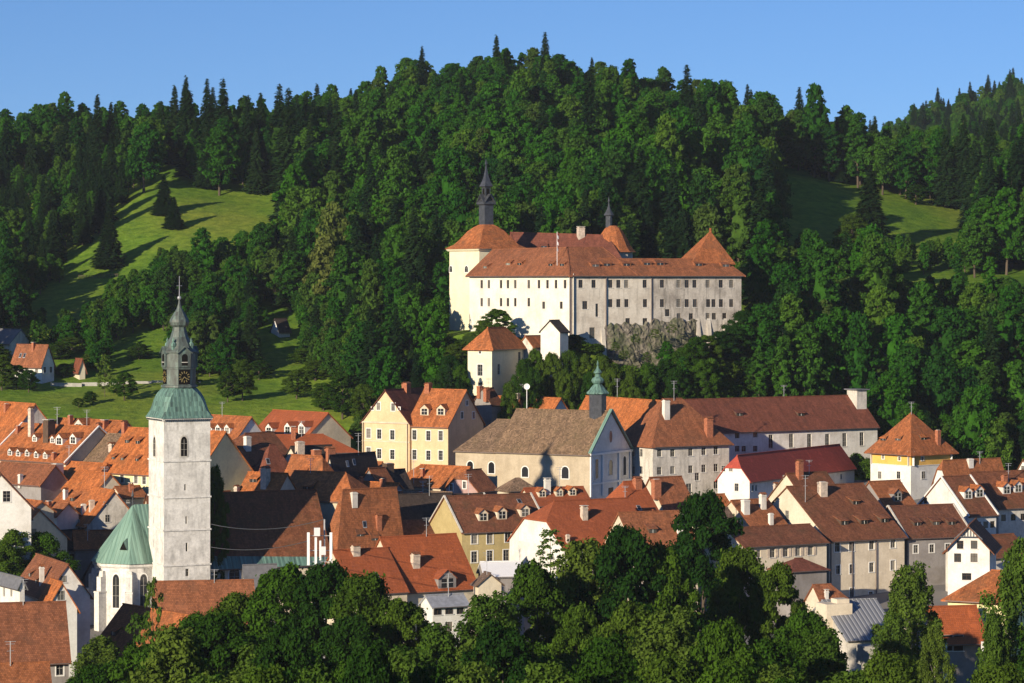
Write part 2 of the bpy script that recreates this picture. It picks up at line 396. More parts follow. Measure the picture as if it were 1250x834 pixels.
me.polygons.foreach_set('use_smooth', np.ones(len(fq), dtype=bool)); me.materials.append(M('meadow')); me.materials.append(M('asphalt'))
cyq = gy[:-1, :-1].ravel(); cxq = gx[:-1, :-1].ravel()
town = (cyq > 455) & (cyq < 640) & (np.abs(cxq) < 220)
me.polygons.foreach_set('material_index', town.astype(np.int32)); me.update(calc_edges=True)
tag(link('terrain', me), kind='structure')
# ------------------------------------------------------------------ windows
WC = {}
def win_mesh(w, h, style):
    k_ = (round(w, 2), round(h, 2), style)
    if k_ in WC: return WC[k_]
    f = MB(); p = MB(); s_ = None
    arched = 'a' in style
    n = 7 if arched else 0
    def outline(e, r):  # half width extra e
        pts = [(-w / 2 - e, -h / 2 - e), (w / 2 + e, -h / 2 - e)]
        if arched:
            top = h / 2 - w / 2
            for i in range(n + 1):
                a = math.pi * i / n; pts.append(((w / 2 + e) * math.cos(a), top + (w / 2 + e) * math.sin(a) * (1.5 if 'p' in style else 1)))
        else: pts += [(w / 2 + e, h / 2 + e), (-w / 2 - e, h / 2 + e)]
        return pts
    def ring(e0, e1, y0, y1, m):
        a, b_ = outline(e0, 0), outline(e1, 0)
        for i in range(len(a)):
            j = (i + 1) % len(a)
            A, B, C, D_ = [Vector((q[0], y0, q[1])) for q in (a[i], a[j], b_[j], b_[i])]
            f.poly([A, B, C, D_], m)
            A2, B2 = Vector((a[i][0], y1, a[i][1])), Vector((a[j][0], y1, a[j][1])); f.poly([A, B, B2, A2], m)
            C2, D2 = Vector((b_[j][0], y1, b_[j][1])), Vector((b_[i][0], y1, b_[i][1])); f.poly([D_, C, C2, D2], m)
    deep = .2 if 'h' in style else -.012      # pane depth: set back in a real opening, or proud of the wall
    if 'b' in style: ring(.16, 0.0 if 'h' in style else .0, -.05, .0, 0)
    ring(.0, -.055, deep - .05, deep + .02, 1)
    if 'x' not in style:
        f.box((0, deep - .03), .045, .05, -h / 2, h / 2 - (w / 2 if arched else 0) * .4, 0, 1)
        for zz in ((h * .14,) if h < 1.9 else (-h * .12, h * .2)):
            f.box((0, deep - .03), w, .045, zz - .02, zz + .02, 0, 1)
    if 'n' not in style: f.box((0, -.06 + (0 if 'h' in style else -.02)), w + .3, .16, -h / 2 - .09, -h / 2 - .01, 0, 0)
    p.poly([Vector((x, deep, z)) for x, z in outline(0, 0)], 0)
    if 's' in style:
        s_ = MB(); s_.box((0, -.06), w * .52, .05, -h / 2, h / 2, 0, 0)
        for i in range(5): s_.box((0, -.1), w * .42, .03, -h / 2 + h * (.08 + .18 * i), -h / 2 + h * (.18 + .18 * i), 0, 0)
        s_ = s_.mesh('shutter', ['white_trim' if 'w' in style else 'chimney_plaster'])
    fm = 'frame_pale' if 'd' not in style else 'wood_dark'
    tr = 'stone_trim' if 't' in style else 'white_trim'
    WC[k_] = (f.mesh('window', [tr, fm]), p.mesh('pane', ['glass' if 'o' not in style else 'dark_hole']), s_)
    return WC[k_]
def place_window(root, pos, ang, w, h, style='h', label=None, tilt=None):
    fm, pm, sm = win_mesh(w, h, style)
    base = parent_loc(root)
    o = link('window', fm, root, Vector(pos) - base); o.rotation_euler = (0, 0, ang)
    if label: o['label'] = label
    link('pane', pm, o)
    if sm:
        for sg in (-1, 1): link('shutter', sm, o, (sg * w * .79, 0, 0))
    return o
class Wall:
    """wall from P0 to P1 (2D), inward normal to the left of P0->P1; zt may be a polygon top"""
    def __init__(s, P0, P1): s.p = Vector(P0[:2]); s.q = Vector(P1[:2]); s.L = (s.q - s.p).length; s.d = (s.q - s.p) / s.L; s.n = Vector((-s.d.y, s.d.x)); s.ang = math.atan2(s.d.y, s.d.x)
    def hit(s, px, py):
        mx = (px - 625) * KP; t_ = s.p.dot(s.n) / (mx * s.n.x + s.n.y)
        return (Vector((t_ * mx, t_)) - s.p).dot(s.d), HC - (py - HY) * KP * t_
    def pt(s, a, z, inw=0): v = s.p + s.d * a + s.n * inw; return Vector((v.x, v.y, z))
    def grid(s, mb, z0, z1, holes=(), m=0, depth=.26, a0=0, a1=None):
        a1 = s.L if a1 is None else a1
        H = [h for h in holes if h[0] > a0 + .05 and h[1] < a1 - .05 and h[2] > z0 + .05 and h[3] < z1 - .05]
        X = sorted({a0, a1, *[h[0] for h in H], *[h[1] for h in H]}); Zs = sorted({z0, z1, *[h[2] for h in H], *[h[3] for h in H]})
        for i in range(len(X) - 1):
            for j in range(len(Zs) - 1):
                cx, cz = (X[i] + X[i + 1]) / 2, (Zs[j] + Zs[j + 1]) / 2
                if any(h[0] < cx < h[1] and h[2] < cz < h[3] for h in H): continue
                mb.poly([s.pt(X[i], Zs[j]), s.pt(X[i + 1], Zs[j]), s.pt(X[i + 1], Zs[j + 1]), s.pt(X[i], Zs[j + 1])], m)
        for h in H:
            c = [(h[0], h[2]), (h[1], h[2]), (h[1], h[3]), (h[0], h[3])]
            for i in range(4):
                (a, z), (b_, y) = c[i], c[(i + 1) % 4]
                mb.poly([s.pt(a, z), s.pt(b_, y), s.pt(b_, y, depth), s.pt(a, z, depth)], m)
        return H
CH_MATS = {'b': 'brick', 'w': 'old_white', 'p': 'chimney_plaster', 'd': 'wood_dark'}
def chimney(root, p, ang, w, h, kind='b', cap=None):
    mb = MB(); z0, z1 = p.z - 1.2, p.z + h
    mb.box(p, w, w * .8, z0, z1, ang, 0)
    mb.box(p, w + .14, w * .8 + .14, z1 - .28, z1 - .12, ang, 0)
    capk = cap or random.choice('oft')
    if capk == 'o': mb.box(p, w * .7, w * .5, z1, z1 + .08, ang, 2)
    elif capk == 'f':
        for sx in (-1, 1):
            q = Vector((p.x + sx * w * .38 * math.cos(ang), p.y + sx * w * .38 * math.sin(ang), 0)); mb.box(q, .1, w * .7, z1, z1 + .22, ang, 0)
        mb.box(p, w + .2, w * .8 + .2, z1 + .22, z1 + .32, ang, 2)
    else:
        ca, sa = math.cos(ang), math.sin(ang); a, b_ = (w + .22) / 2, (w * .8 + .2) / 2
        P = lambda x, y, z: Vector((p.x + x * ca - y * sa, p.y + x * sa + y * ca, z))
        for sx in (-1, 1): mb.box(P(sx * w * .36, 0, 0), .12, w * .7, z1, z1 + .2, ang, 0)
        mb.slab([[P(-a, -b_, z1 + .2), P(a, -b_, z1 + .2), P(a, 0, z1 + .5), P(-a, 0, z1 + .5)], [P(-a, b_, z1 + .2), P(a, b_, z1 + .2), P(a, 0, z1 + .5), P(-a, 0, z1 + .5)]], .08, 1)
    return part('chimney', mb, [CH_MATS[kind], 'roof_rust', 'stone_trim'], root)
def dormer(root, p, n, w=1.5, h=1.1, kind='g', wall='white', roof='roof_rust'):
    """p: point on the roof where the dormer's front foot stands; n: roof normal"""
    if kind in 'se' and wall == 'white': wall = 'wood_dark'
    o = Vector((n.x, n.y, 0)); o.normalize(); sl = math.hypot(n.x, n.y) / n.z; t_ = Vector((-o.y, o.x, 0)); back = -o
    base = parent_loc(root)
    P = lambda s_, d, z: p + t_ * s_ + back * d + Vector((0, 0, z))
    wb = MB(); rb = MB(); pb = MB()
    if kind in 'gG':
        rise = w * .42; D1 = h / sl; D2 = (h + rise) / sl + .3
        for sg in (-1, 1): wb.poly([P(sg * w / 2, 0, -.2), P(sg * w / 2, 0, h), P(sg * w / 2, D1 + .1, h), P(sg * w / 2, .1, -.2)])
        wb.poly([P(-w / 2, 0, -.2), P(w / 2, 0, -.2), P(w / 2, 0, h), P(0, 0, h + rise), P(-w / 2, 0, h)])
        e = .16; f_ = -.25
        dz = -e * rise / (w / 2)
        rb.slab([[P(-w / 2 - e, f_, h + dz + .08), P(0, f_, h + rise + .08), P(0, D2, h + rise + .08), P(-w / 2 - e, D1 + .05, h + dz + .08)],
                 [P(w / 2 + e, f_, h + dz + .08), P(0, f_, h + rise + .08), P(0, D2, h + rise + .08), P(w / 2 + e, D1 + .05, h + dz + .08)]], .1)
        pb.poly([P(-w * .33, -.02, .12), P(w * .33, -.02, .12), P(w * .33, -.02, h * .95), P(-w * .33, -.02, h * .95)], 0)
        pb.bar(P(0, -.04, .12), P(0, -.04, h * .95), .07, .05, 1); pb.bar(P(-w * .33, -.04, h * .55), P(w * .33, -.04, h * .55), .05, .05, 1)
    else:
        sl2 = sl * .45; D1 = h / (sl - sl2)
        for sg in (-1, 1): wb.poly([P(sg * w / 2, 0, -.15), P(sg * w / 2, 0, h), P(sg * w / 2, D1, h + D1 * sl2)])
        wb.poly([P(-w / 2, 0, -.15), P(w / 2, 0, -.15), P(w / 2, 0, h), P(-w / 2, 0, h)])
        e = .18; z_ = .05
        k2 = .0 if kind == 's' else w * .35
        rb.slab([[P(-w / 2 - e, -.25, h - .25 * sl2 + z_), P(w / 2 + e, -.25, h - .25 * sl2 + z_), P(w / 2 + e - k2, D1 + .2, h + D1 * sl2 + z_), P(-w / 2 - e + k2, D1 + .2, h + D1 * sl2 + z_)]], .1)
        pb.poly([P(-w * .36, -.02, .06), P(w * .36, -.02, .06), P(w * .36, -.02, h * .85), P(-w * .36, -.02, h * .85)], 0)
        pb.bar(P(0, -.04, .06), P(0, -.04, h * .85), .06, .05, 1)
    d = part('dormer', wb, wall, root, base=base)
    part('dormer_roof', rb, roof, d, base=base); part('pane', pb, ['glass', 'white_trim'], d, base=base)
    return d
# ------------------------------------------------------------------ house
FOOT = []   # building footprints (for keeping trees off)
def roof_polys(K, U, V, LU, LV, zE, zR, e0='g', e1='g', o=.5, og=.35, f=.42, hf=1.0):
    half = LV / 2; sl = (zR - zE) / half; zo = zE - sl * o
    P = lambda u, v, z: Vector((K.x + U.x * u + V.x * v, K.y + U.y * u + V.y * v, z))
    def end(e, u0, sg):
        r = {}
        if e == 'g': r['eu'] = u0 - sg * og; r['pts'] = [(u0 - sg * og, None)]
        if e == 'h':
            ins = min(half * hf, LU / 2); r['eu'] = u0 - sg * o * ins / half; r['ru'] = u0 + sg * ins
        elif e == 'j': r['eu'] = u0 - sg * og; r['ru'] = u0 - sg * og + sg * half * f
        else: r['ru'] = u0 - sg * og
        r['e'] = e; return r
    A, B = end(e0, 0, 1), end(e1, LU, -1); out = []
    vc = half * (1 - f); zc = zR - (zR - zE) * f
    for side in (0, 1):
        v = lambda x: x if side == 0 else LV - x
        q = [P(A['eu'], v(-o), zo), P(B['eu'], v(-o), zo)]
        if B['e'] == 'j': q.append(P(B['eu'], v(vc), zc))
        q.append(P(B['ru'], half, zR)); q.append(P(A['ru'], half, zR))
        if A['e'] == 'j': q.append(P(A['eu'], v(vc), zc))
        out.append(q)
    for E in (A, B):
        if E['e'] == 'h': out.append([P(E['eu'], -o, zo), P(E['eu'], LV + o, zo), P(E['ru'], half, zR)])
        if E['e'] == 'j': out.append([P(E['eu'], vc, zc), P(E['eu'], LV - vc, zc), P(E['ru'], half, zR)])
    return out, (P(A['ru'], half, zR), P(B['ru'], half, zR)), zo
class House: pass
def hash_(s_): return sum((i + 3) * ord(c) for i, c in enumerate(s_))
def house(label, K, D, th, lx=None, rx=None, lb=None, la=None, ridge='a', rp=None, rise=None, far=False, ends='gg', wall='white', roof='roof_orange', cat='house', name='town_house',
          group=None, winR=(), winL=(), ww=1.0, wh=1.5, ws='hb', ch=(), dm=(), sk=(), verge=None, o=.5, og=.3, f=.42, hf=1.0, base=None, root=None, gut=True, gwin=(), th_roof=.24, autoR=None, autoL=None, ant=()):
    H = House(); k3 = W(K[0], K[1], D); zE = k3.z; K2 = Vector((k3.x, k3.y)); th_ = R(th)
    a = Vector((math.cos(th_), math.sin(th_))); b_ = Vector((-math.sin(th_), math.cos(th_)))
    def length(px, d): mx = (px - 625) * KP; return (mx * K2.y - K2.x) / (d.x - mx * d.y)
    La = la if la else length(rx, a); Lb = lb if lb else length(lx, b_)
    if La < 1 or Lb < 1 or La > 120 or Lb > 120: print('BAD size', label, La, Lb)
    H.K, H.a, H.b, H.La, H.Lb, H.zE = K2, a, b_, La, Lb, zE
    U, V, LU, LV = (a, b_, La, Lb) if ridge == 'a' else (b_, a, Lb, La)
    half = LV / 2
    if rise is not None: zR = zE + rise
    else:
        e = ends[1] if far else ends[0]; ins = {'g': -og, 'h': min(half * hf, LU / 2), 'j': half * f - og}[e]
        u = LU - ins if far else ins
        q = K2 + U * u + V * half; zR = HC - (rp - HY) * KP * q.y
    if zR - zE < .3: print('LOW roof', label, zR - zE)
    H.zR = zR
    polys, rl, zo = roof_polys(K2, U, V, LU, LV, zE, zR, ends[0], ends[1], o, og, f, hf)
    H.polys = polys
    cs = [K2, K2 + a * La, K2 + a * La + b_ * Lb, K2 + b_ * Lb]; FOOT.append(cs)
    zg = ZT([c.x for c in cs], [c.y for c in cs]); zb = (min(zg) - .6) if base is None else base
    zb = min(zb, zE - 2.2)
    ctr = (cs[0] + cs[2]) / 2
    if root is None: root = thing(name, (ctr.x, ctr.y, max(zb + .6, -5)), label, cat, group)
    H.root = root; zw = zE - .08
    mb = MB(); WR, WL = Wall(cs[0], cs[1]), Wall(cs[3], cs[0]); WB, WK = Wall(cs[1], cs[2]), Wall(cs[2], cs[3])
    H.WR, H.WL = WR, WL; wins = []
    def collect(Wl, pts, auto):
        out = []
        for q in pts:
            s_, z_ = Wl.hit(q[0], q[1]); w_, h_ = (q[2], q[3]) if len(q) > 3 else (ww, wh); st = q[4] if len(q) > 4 else ws
            out.append((s_, z_, w_, h_, st))
        if auto:
            n_, rows = auto
            for i in range(n_):
                for r_ in rows: out.append(((i + .5) * Wl.L / n_, zE - r_, ww, wh, ws))
        return out
    for Wl, pts, auto in ((WR, winR, autoR), (WL, winL, autoL)):
        L = collect(Wl, pts, auto); holes = [(s_ - w_ / 2, s_ + w_ / 2, z_ - h_ / 2, z_ + h_ / 2) for s_, z_, w_, h_, st in L if 'h' in st]
        done = Wl.grid(mb, zb, zw, holes)
        for (s_, z_, w_, h_, st) in L:
            if s_ < .2 or s_ > Wl.L - .2: continue
            if 'h' in st and not any(abs((h[0] + h[1]) / 2 - s_) < .01 and abs((h[2] + h[3]) / 2 - z_) < .01 for h in done): st = st.replace('h', '')
            place_window(root, Wl.pt(s_, z_), Wl.ang, w_, h_, st)
    WB.grid(mb, zb, zw); WK.grid(mb, zb, zw)
    # gable tops
    P = lambda u, v, z: Vector((K2.x + U.x * u + V.x * v, K2.y + U.y * u + V.y * v, z))
    dz = -.08
    for e, u in ((ends[0], 0), (ends[1], LU)):
        if e == 'g': mb.poly([P(u, 0, zE + dz), P(u, LV, zE + dz), P(u, half, zR + dz)])
        if e == 'j': vc = half * (1 - f); zc = zR - (zR - zE) * f; mb.poly([P(u, 0, zE + dz), P(u, LV, zE + dz), P(u, LV - vc, zc + dz), P(u, vc, zc + dz)])
    part('wall', mb, wall, root)
    rb = MB(); rb.slab(polys, th_roof, 0)
    if (rl[0] - rl[1]).length > 1: rb.bar(rl[0] + Vector((0, 0, .05)), rl[1] + Vector((0, 0, .05)), .32, .16, 0)
    part('roof', rb, roof, root)
    if gut:
        gb = MB()
        for side in (0, 1):
            v = -o - .06 if side == 0 else LV + o + .06
            gb.bar(P(0, v, zo - .1), P(LU, v, zo - .1), .14, .13)
        part('gutter', gb, 'gutter', root)
    if verge:
        vb = MB()
        for e, u in ((ends[0], -og + .1), (ends[1], LU + og - .1)):
            if e == 'g':
                for s0 in (0, LV):
                    vv = -o if s0 == 0 else LV + o
                    vb.bar(P(u, vv, zo + .1), P(u, half, zR + .1), .3, .26)
        part('verge_wall', vb, verge, root)
    up = [Vector((0, 0, 0))]
    for c in ch:
        h = ray_hit(c[0], c[1], polys)
        if h is None: print('chimney miss', label, c); continue
        H_ = chimney(root, h[0], th_, c[2], c[3], c[4] if len(c) > 4 else 'b')
    for d in dm:
        h = ray_hit(d[0], d[1], polys)
        if h is None: print('dormer miss', label, d); continue
        dormer(root, h[0], h[1], d[2] if len(d) > 2 else 1.5, d[3] if len(d) > 3 else 1.1, d[4] if len(d) > 4 else 'g', d[5] if len(d) > 5 else 'white', d[6] if len(d) > 6 else roof)
    for s_ in sk:
        h = ray_hit(s_[0], s_[1], polys)
        if h is None: continue
        p, n = h; t_ = Vector((-n.y, n.x, 0)).normalized(); u_ = n.cross(t_).normalized(); q = p + n * .06; sb = MB()
        sb.slab([[q - t_ * .4 - u_ * .6, q + t_ * .4 - u_ * .6, q + t_ * .4 + u_ * .6, q - t_ * .4 + u_ * .6]], .1, 0)
        q = q + n * .01; sb.poly([q - t_ * .32 - u_ * .52, q + t_ * .32 - u_ * .52, q + t_ * .32 + u_ * .52, q - t_ * .32 + u_ * .52], 1)
        part('skylight', sb, ['metal_light', 'glass'], root)
    if not ant and name == 'town_house' and root is not None and label and (hash_(label) % 3 == 0):
        mx_ = K[0] + 6; ant = [(625 + (polys[0][2].x * .6 + polys[0][3].x * .4) / (KP * polys[0][2].y), 345 + (HC - (zR - .5)) / (KP * polys[0][2].y), 2.2 + (hash_(label) % 5) * .5)]
    for s_ in ant:
        h = ray_hit(s_[0], s_[1], polys)
        if h is None: continue
        p = h[0]; hh = s_[2]; sb = MB(); sb.bar(p - Vector((0, 0, .3)), p + Vector((0, 0, hh)), .09, .09)
        for i, q in enumerate((.98, .88, .6)): sb.bar(p + Vector((-.7 + .15 * i, -.2, hh * q)), p + Vector((.7 - .15 * i, .2, hh * q)), .06, .06)
        part('antenna', sb, 'metal_light', root)
    return H
V3 = lambda v, z: Vector((v[0], v[1], z))
def dirs(th): t_ = R(th); return Vector((math.cos(t_), math.sin(t_))), Vector((-math.sin(t_), math.cos(t_)))
def zpy(py, D): return HC - (py - HY) * KP * D
# ---------------------------------------------------------------- parish church with the tall tower
def parish_church():
    th = 25; a, b_ = dirs(th); k3 = W(200, 512, 500); K = Vector((k3.x, k3.y)); S = 8.4; Z = lambda py: zpy(py, 500)
    c = K + a * S / 2 + b_ * S / 2
    root = thing('church', (c.x, c.y, 0), 'tall white church tower with weathered green copper domes and clock, chancel under pointed green roof', 'church')
    tw = MB(); WR = Wall(K, K + a * S); WL = Wall(K + b_ * S, K); WB = Wall(K + a * S, K + a * S + b_ * S); WK = Wall(K + a * S + b_ * S, K + b_ * S)
    zt_ = Z(511); wins = []
    for Wl, pts in ((WR, [(224.6, 546, 1.25, 3.2, 'hoanp'), (226, 595, .3, 1.1, 'hoxn'), (227.4, 635, .3, 1.3, 'hoxn'), (228, 668, .35, 1.5, 'hoxn'), (228.5, 699, .6, 1.3, 'hon')]),
                    (WL, [(188.7, 546, 1.25, 3.2, 'hoanp'), (188, 596, .3, 1.0, 'hoxn'), (187.6, 635, .3, 1.1, 'hoxn'), (187.5, 664, .3, 1.2, 'hoxn')])):
        hs = []
        for px, py, w, h, st in pts:
            s_, z_ = Wl.hit(px, py)
            if 'a' in st:
                wins.append((Wl, s_, z_, w, h, 'onabpt')); continue
            hs.append((s_ - w / 2, s_ + w / 2, z_ - h / 2, z_ + h / 2)); wins.append((Wl, s_, z_, w, h, st))
        Wl.grid(tw, -2, zt_, hs, depth=.5)
    WB.grid(tw, -2, zt_); WK.grid(tw, -2, zt_)
    tower = part('tower', tw, 'church_white', root)
    for Wl, s_, z_, w, h, st in wins: place_window(root, Wl.pt(s_, z_), Wl.ang, w, h, st)
    for py in (563.5, 608, 648, 691, 730):
        cb = MB(); cb.box(c, S + .34, S + .34, Z(py) - .14, Z(py) + .14, R(th)); part('string_course', cb, 'church_white', root)
    db = MB(); db.box(c, S + .5, S + .5, zt_ - .5, zt_ - .2, R(th)); db.box(c, S + .7, S + .7, zt_ - .2, zt_ + .02, R(th))
    part('cornice', db, 'church_white', root)
    dn = MB()
    for Wl in (WR, WL):
        n_ = 22
        for i in range(n_): p = Wl.pt((i + .5) * S / n_, 0, -.38); dn.box(p, .18, .2, zt_ - .42, zt_ - .22, Wl.ang)
    part('dentil_row', dn, 'metal_dark', root)
    # bell roof: square below, octagon above
    phi = R(th - 90)
    rb = MB(); prof = [(4.72, zt_ - .02), (4.5, Z(508.5)), (4.15, Z(503)), (3.92, Z(497)), (3.75, Z(491)), (3.5, Z(485)), (3.18, Z(480)), (2.8, Z(476)), (2.5, Z(473.5))]
    cc = []
    for r, z in prof:   # square with growing chamfer
        ch_ = max(0.12, (4.72 - r) * .62 + .1); q = []
        for i in range(4):
            A = phi + i * math.pi / 2
            ux, uy = math.cos(A), math.sin(A); vx, vy = -uy, ux
            for sg in (-1, 1):
                q.append(Vector((c.x + ux * r + vx * sg * (r - ch_), c.y + uy * r + vy * sg * (r - ch_), z)))
        cc.append(q)
    for A_, B_ in zip(cc, cc[1:]):
        for i in range(8): j = (i + 1) % 8; rb.poly([A_[i], A_[j], B_[j], B_[i]])
    part('tower_roof', rb, 'copper', root)
    dm = MB(); r0 = 2.62
    dm.rings(c, [(r0 + .35, Z(474)), (r0 + .3, Z(471.5)), (r0, Z(471)), (r0, Z(451.5)), (r0 + .12, Z(451)), (r0 + .12, Z(449.5)), (r0, Z(449)), (r0, Z(432)), (r0 + .25, Z(431)), (r0 + .25, Z(430)), (r0 - .2, Z(426)), (1.9, Z(418)), (1.45, Z(412)), (1.15, Z(405)), (1.05, Z(400))], 8, phi)
    lan = part('lantern', dm, 'copper_dark', root)
    on = MB(); on.rings(c, [(1.0, Z(400.5)), (1.15, Z(399.5)), (1.45, Z(397.5)), (1.6, Z(394)), (1.5, Z(390.5)), (1.15, Z(386)), (.75, Z(381)), (.42, Z(376.5)), (.2, Z(371)), (.1, Z(366))], 8, phi)
    part('onion_dome', on, 'copper_dark', root)
    sp = MB(); sp.rings(c, [(.05, Z(371)), (.07, Z(366))], 8); sp.rings(c, [(.05, Z(366.6)), (.28, Z(365.6)), (.36, Z(364)), (.28, Z(362.4)), (.05, Z(361.5))], 10); sp.rings(c, [(.06, Z(362)), (.035, Z(337))], 6)
    sp.bar(V3(c - a * .5, Z(349)), V3(c + a * .5, Z(349)), .06); part('finial', sp, 'metal_light', root)
    # gables with arched openings over the four main faces, with corner pinnacles
    for i in range(4):
        A = phi + i * math.pi / 2; u = Vector((math.cos(A), math.sin(A))); v = Vector((-u.y, u.x)); g = MB(); w2 = 1.12
        P = lambda s_, d, z: V3(c + u * d + v * s_, z)
        g.poly([P(-w2, r0 + .3, Z(449)), P(w2, r0 + .3, Z(449)), P(w2, r0 + .3, Z(430)), P(0, r0 + .3, Z(424)), P(-w2, r0 + .3, Z(430))])
        for sg in (-1, 1): g.poly([P(sg * w2, r0 + .3, Z(449)), P(sg * w2, r0 + .3, Z(430)), P(sg * w2, r0 - .3, Z(430)), P(sg * w2, r0 - .3, Z(449))])
        g.slab([[P(-w2 - .25, r0 + .55, Z(431.5)), P(0, r0 + .55, Z(423.5)), P(0, .9, Z(423.5)), P(-w2 - .25, r0 - .6, Z(431.5))], [P(w2 + .25, r0 + .55, Z(431.5)), P(0, r0 + .55, Z(423.5)), P(0, .9, Z(423.5)), P(w2 + .25, r0 - .6, Z(431.5))]], .15)
        part('lantern_gable', g, 'copper_dark', root)
        op = MB(); pts = [P(-.55, r0 + .32, Z(447)), P(.55, r0 + .32, Z(447))] + [P(.55 * math.cos(math.pi * k / 6), r0 + .32, Z(436.5) + .55 * math.sin(math.pi * k / 6)) for k in range(7)]
        op.poly(pts, 0); op.bar(P(-.55, r0 + .36, Z(443)), P(.55, r0 + .36, Z(443)), .12, .12, 1)
        part('sound_opening', op, ['dark_hole', 'stone_trim'], root)
        # clock
        cl = MB(); zc = Z(461); d0 = r0 + .04; h_ = 1.03
        cl.poly([P(-h_, d0, zc - 1.28), P(h_, d0, zc - 1.28), P(h_, d0, zc + 1.28), P(-h_, d0, zc + 1.28)], 0)
        for k in range(12):
            an = math.pi * k / 6; rr = (.62, 1.0)
            cl.bar(P(rr[0] * math.sin(an), d0 + .05, zc + rr[0] * math.cos(an)), P(rr[1] * math.sin(an), d0 + .05, zc + rr[1] * math.cos(an)), .14, .05, 1, up=Vector((u.x, u.y, 0)))
        ck = part('clock', cl, ['dark_hole', 'gold'], root)
        hb = MB()
        for an, ln in ((R(-140), .85), (R(128), .6)): hb.bar(P(0, d0 + .1, zc), P(ln * math.sin(an), d0 + .1, zc + ln * math.cos(an)), .13, .05, 0, up=Vector((u.x, u.y, 0)))
        part('clock_hand', hb, 'gold', ck, base=parent_loc(root))
        A2 = A + math.pi / 4; q = c + Vector((math.cos(A2), math.sin(A2))) * 2.3
        pn = MB(); pn.rings(q, [(.3, Z(430)), (.3, Z(424)), (.42, Z(423)), (.38, Z(420)), (.12, Z(418)), (.2, Z(416.5)), (.03, Z(413))], 6); part('pinnacle', pn, 'copper', root)
    # nave
    kn = K + b_ * 6.2 + a * 1.5
    px = 625 + kn.x / (KP * kn.y)
    H = house(None, (px, 345 + (HC - 10.5) / (KP * kn.y)), kn.y, th, lb=16, rx=404, ridge='a', rise=11.9, ends='gg', wall='cream', roof='roof_brown', root=root, gut=True, winR=(), o=.6, base=-2,
              ch=())
    eb = MB()
    P = H.polys[0]; e0, e1, r1, r0_ = P[0], P[1], P[2], P[3]; nn = (e1 - e0).cross(r0_ - e0).normalized()
    if nn.z < 0: nn = -nn
    f_ = .16; eb.slab([[e0 + nn * .06, e1 + nn * .06, e1.lerp(r1, f_ * .6) + nn * .06, e0.lerp(r0_, f_ * 1.3) + nn * .06]], .05)
    part('copper_eaves', eb, 'copper', root)
    for pxw in (286, 306, 352): 
        s_, z_ = H.WR.hit(pxw, 702); place_window(root, H.WR.pt(s_, z_), H.WR.ang, 2.0, 2.6, 'abn')
    # chancel behind the tower and its apse
    ax = K + b_ * 12.6
    m_ = (162 - 625) * KP; s_ = (m_ * ax.y - ax.x) / (-a.x + m_ * a.y) * 1.0
    C = ax - a * s_; zE = 11.4; zA = 60 - (616 - 345) * KP * C.y; r = 6.2
    ap = MB(); ap.rings(C, [(r, -2), (r, zE)], 8, phi, cap=False)
    WKc = Wall(C - b_ * r, C - b_ * r + a * (s_ + 3)); WKc.grid(ap, -2, zE); W2 = Wall(C + b_ * r + a * (s_ + 3), C + b_ * r); W2.grid(ap, -2, zE)
    part('chancel', ap, 'church_white', root)
    rr = MB(); ro = (r + .6) / math.cos(math.pi / 8); pts = [Vector((C.x + ro * math.cos(phi + math.pi / 8 * (2 * i + 1)), C.y + ro * math.sin(phi + math.pi / 8 * (2 * i + 1)), zE - .3)) for i in range(8)]
    apx = V3(C, zA)
    for i in range(8): rr.poly([pts[i], pts[(i + 1) % 8], apx])
    e = C + a * (s_ + 4)
    for sg in (-1, 1): rr.poly([V3(C + b_ * sg * (r + .6), zE - .3), V3(e + b_ * sg * (r + .6), zE - .3), V3(e, zA), apx])
    part('chancel_roof', rr, 'copper_pale', root)
    fb = MB(); fb.rings(C, [(.12, zA - .3), (.08, zA + 1.2), (.25, zA + 1.5), (.02, zA + 2.6)], 6); part('roof_finial', fb, 'metal_dark', root)
    cn = MB(); cn.rings(C, [(r + .05, zE - 1.1), (r + .3, zE - .8), (r + .3, zE - .35)], 8, phi, cap=False); part('cornice', cn, 'church_white', root)
    hit = ray_hit(152, 669, [[pts[i], pts[(i + 1) % 8], apx] for i in range(8)])
    if hit:
        p, n = hit; o = Vector((n.x, n.y, 0)).normalized(); v = Vector((-o.y, o.x, 0)); tb = MB()
        q = p + o * .5 + Vector((0, 0, -.3)); tb.poly([q - v * .7, q + v * .7, q + Vector((0, 0, 1.4))], 1); tb.poly([q - v * .7, q + Vector((0, 0, 1.4)), p - o * 1 + Vector((0, 0, 1.7))], 0); tb.poly([q + v * .7, q + Vector((0, 0, 1.4)), p - o * 1 + Vector((0, 0, 1.7))], 0)
        part('roof_vent', tb, ['copper_pale', 'dark_hole'], root)
    for i in range(8):
        A = phi + math.pi / 8 * (2 * i + 1)
        if math.sin(A) > .55: continue
        u = Vector((math.cos(A), math.sin(A))); q = C + u * (r / math.cos(math.pi / 8) + .5); bt = MB()
        bt.box(q, 1.9, 1.25, -2, zE - 5.2, A); bt.box(q - u * .25, 1.4, 1.1, zE - 5.2, zE - 2.6, A); bt.box(q - u * .45, .9, 1.1, zE - 2.6, zE - 1.6, A, taper=.8)
        bt.box(q, 2.05, 1.4, zE - 5.35, zE - 5.1, A); part('buttress', bt, 'church_white', root)
        A = phi + math.pi / 4 * i
        if math.sin(A) > .1: continue
        u = Vector((math.cos(A), math.sin(A))); q = C + u * (r + .02); place_window(root, V3(q, zE - 5.2), A + math.pi / 2, 1.35, 5.6, 'abpn')
        FOOT.append([C + Vector((-8, -8)), C + Vector((8, -8)), C + Vector((8, 8)), C + Vector((-8, 8))])
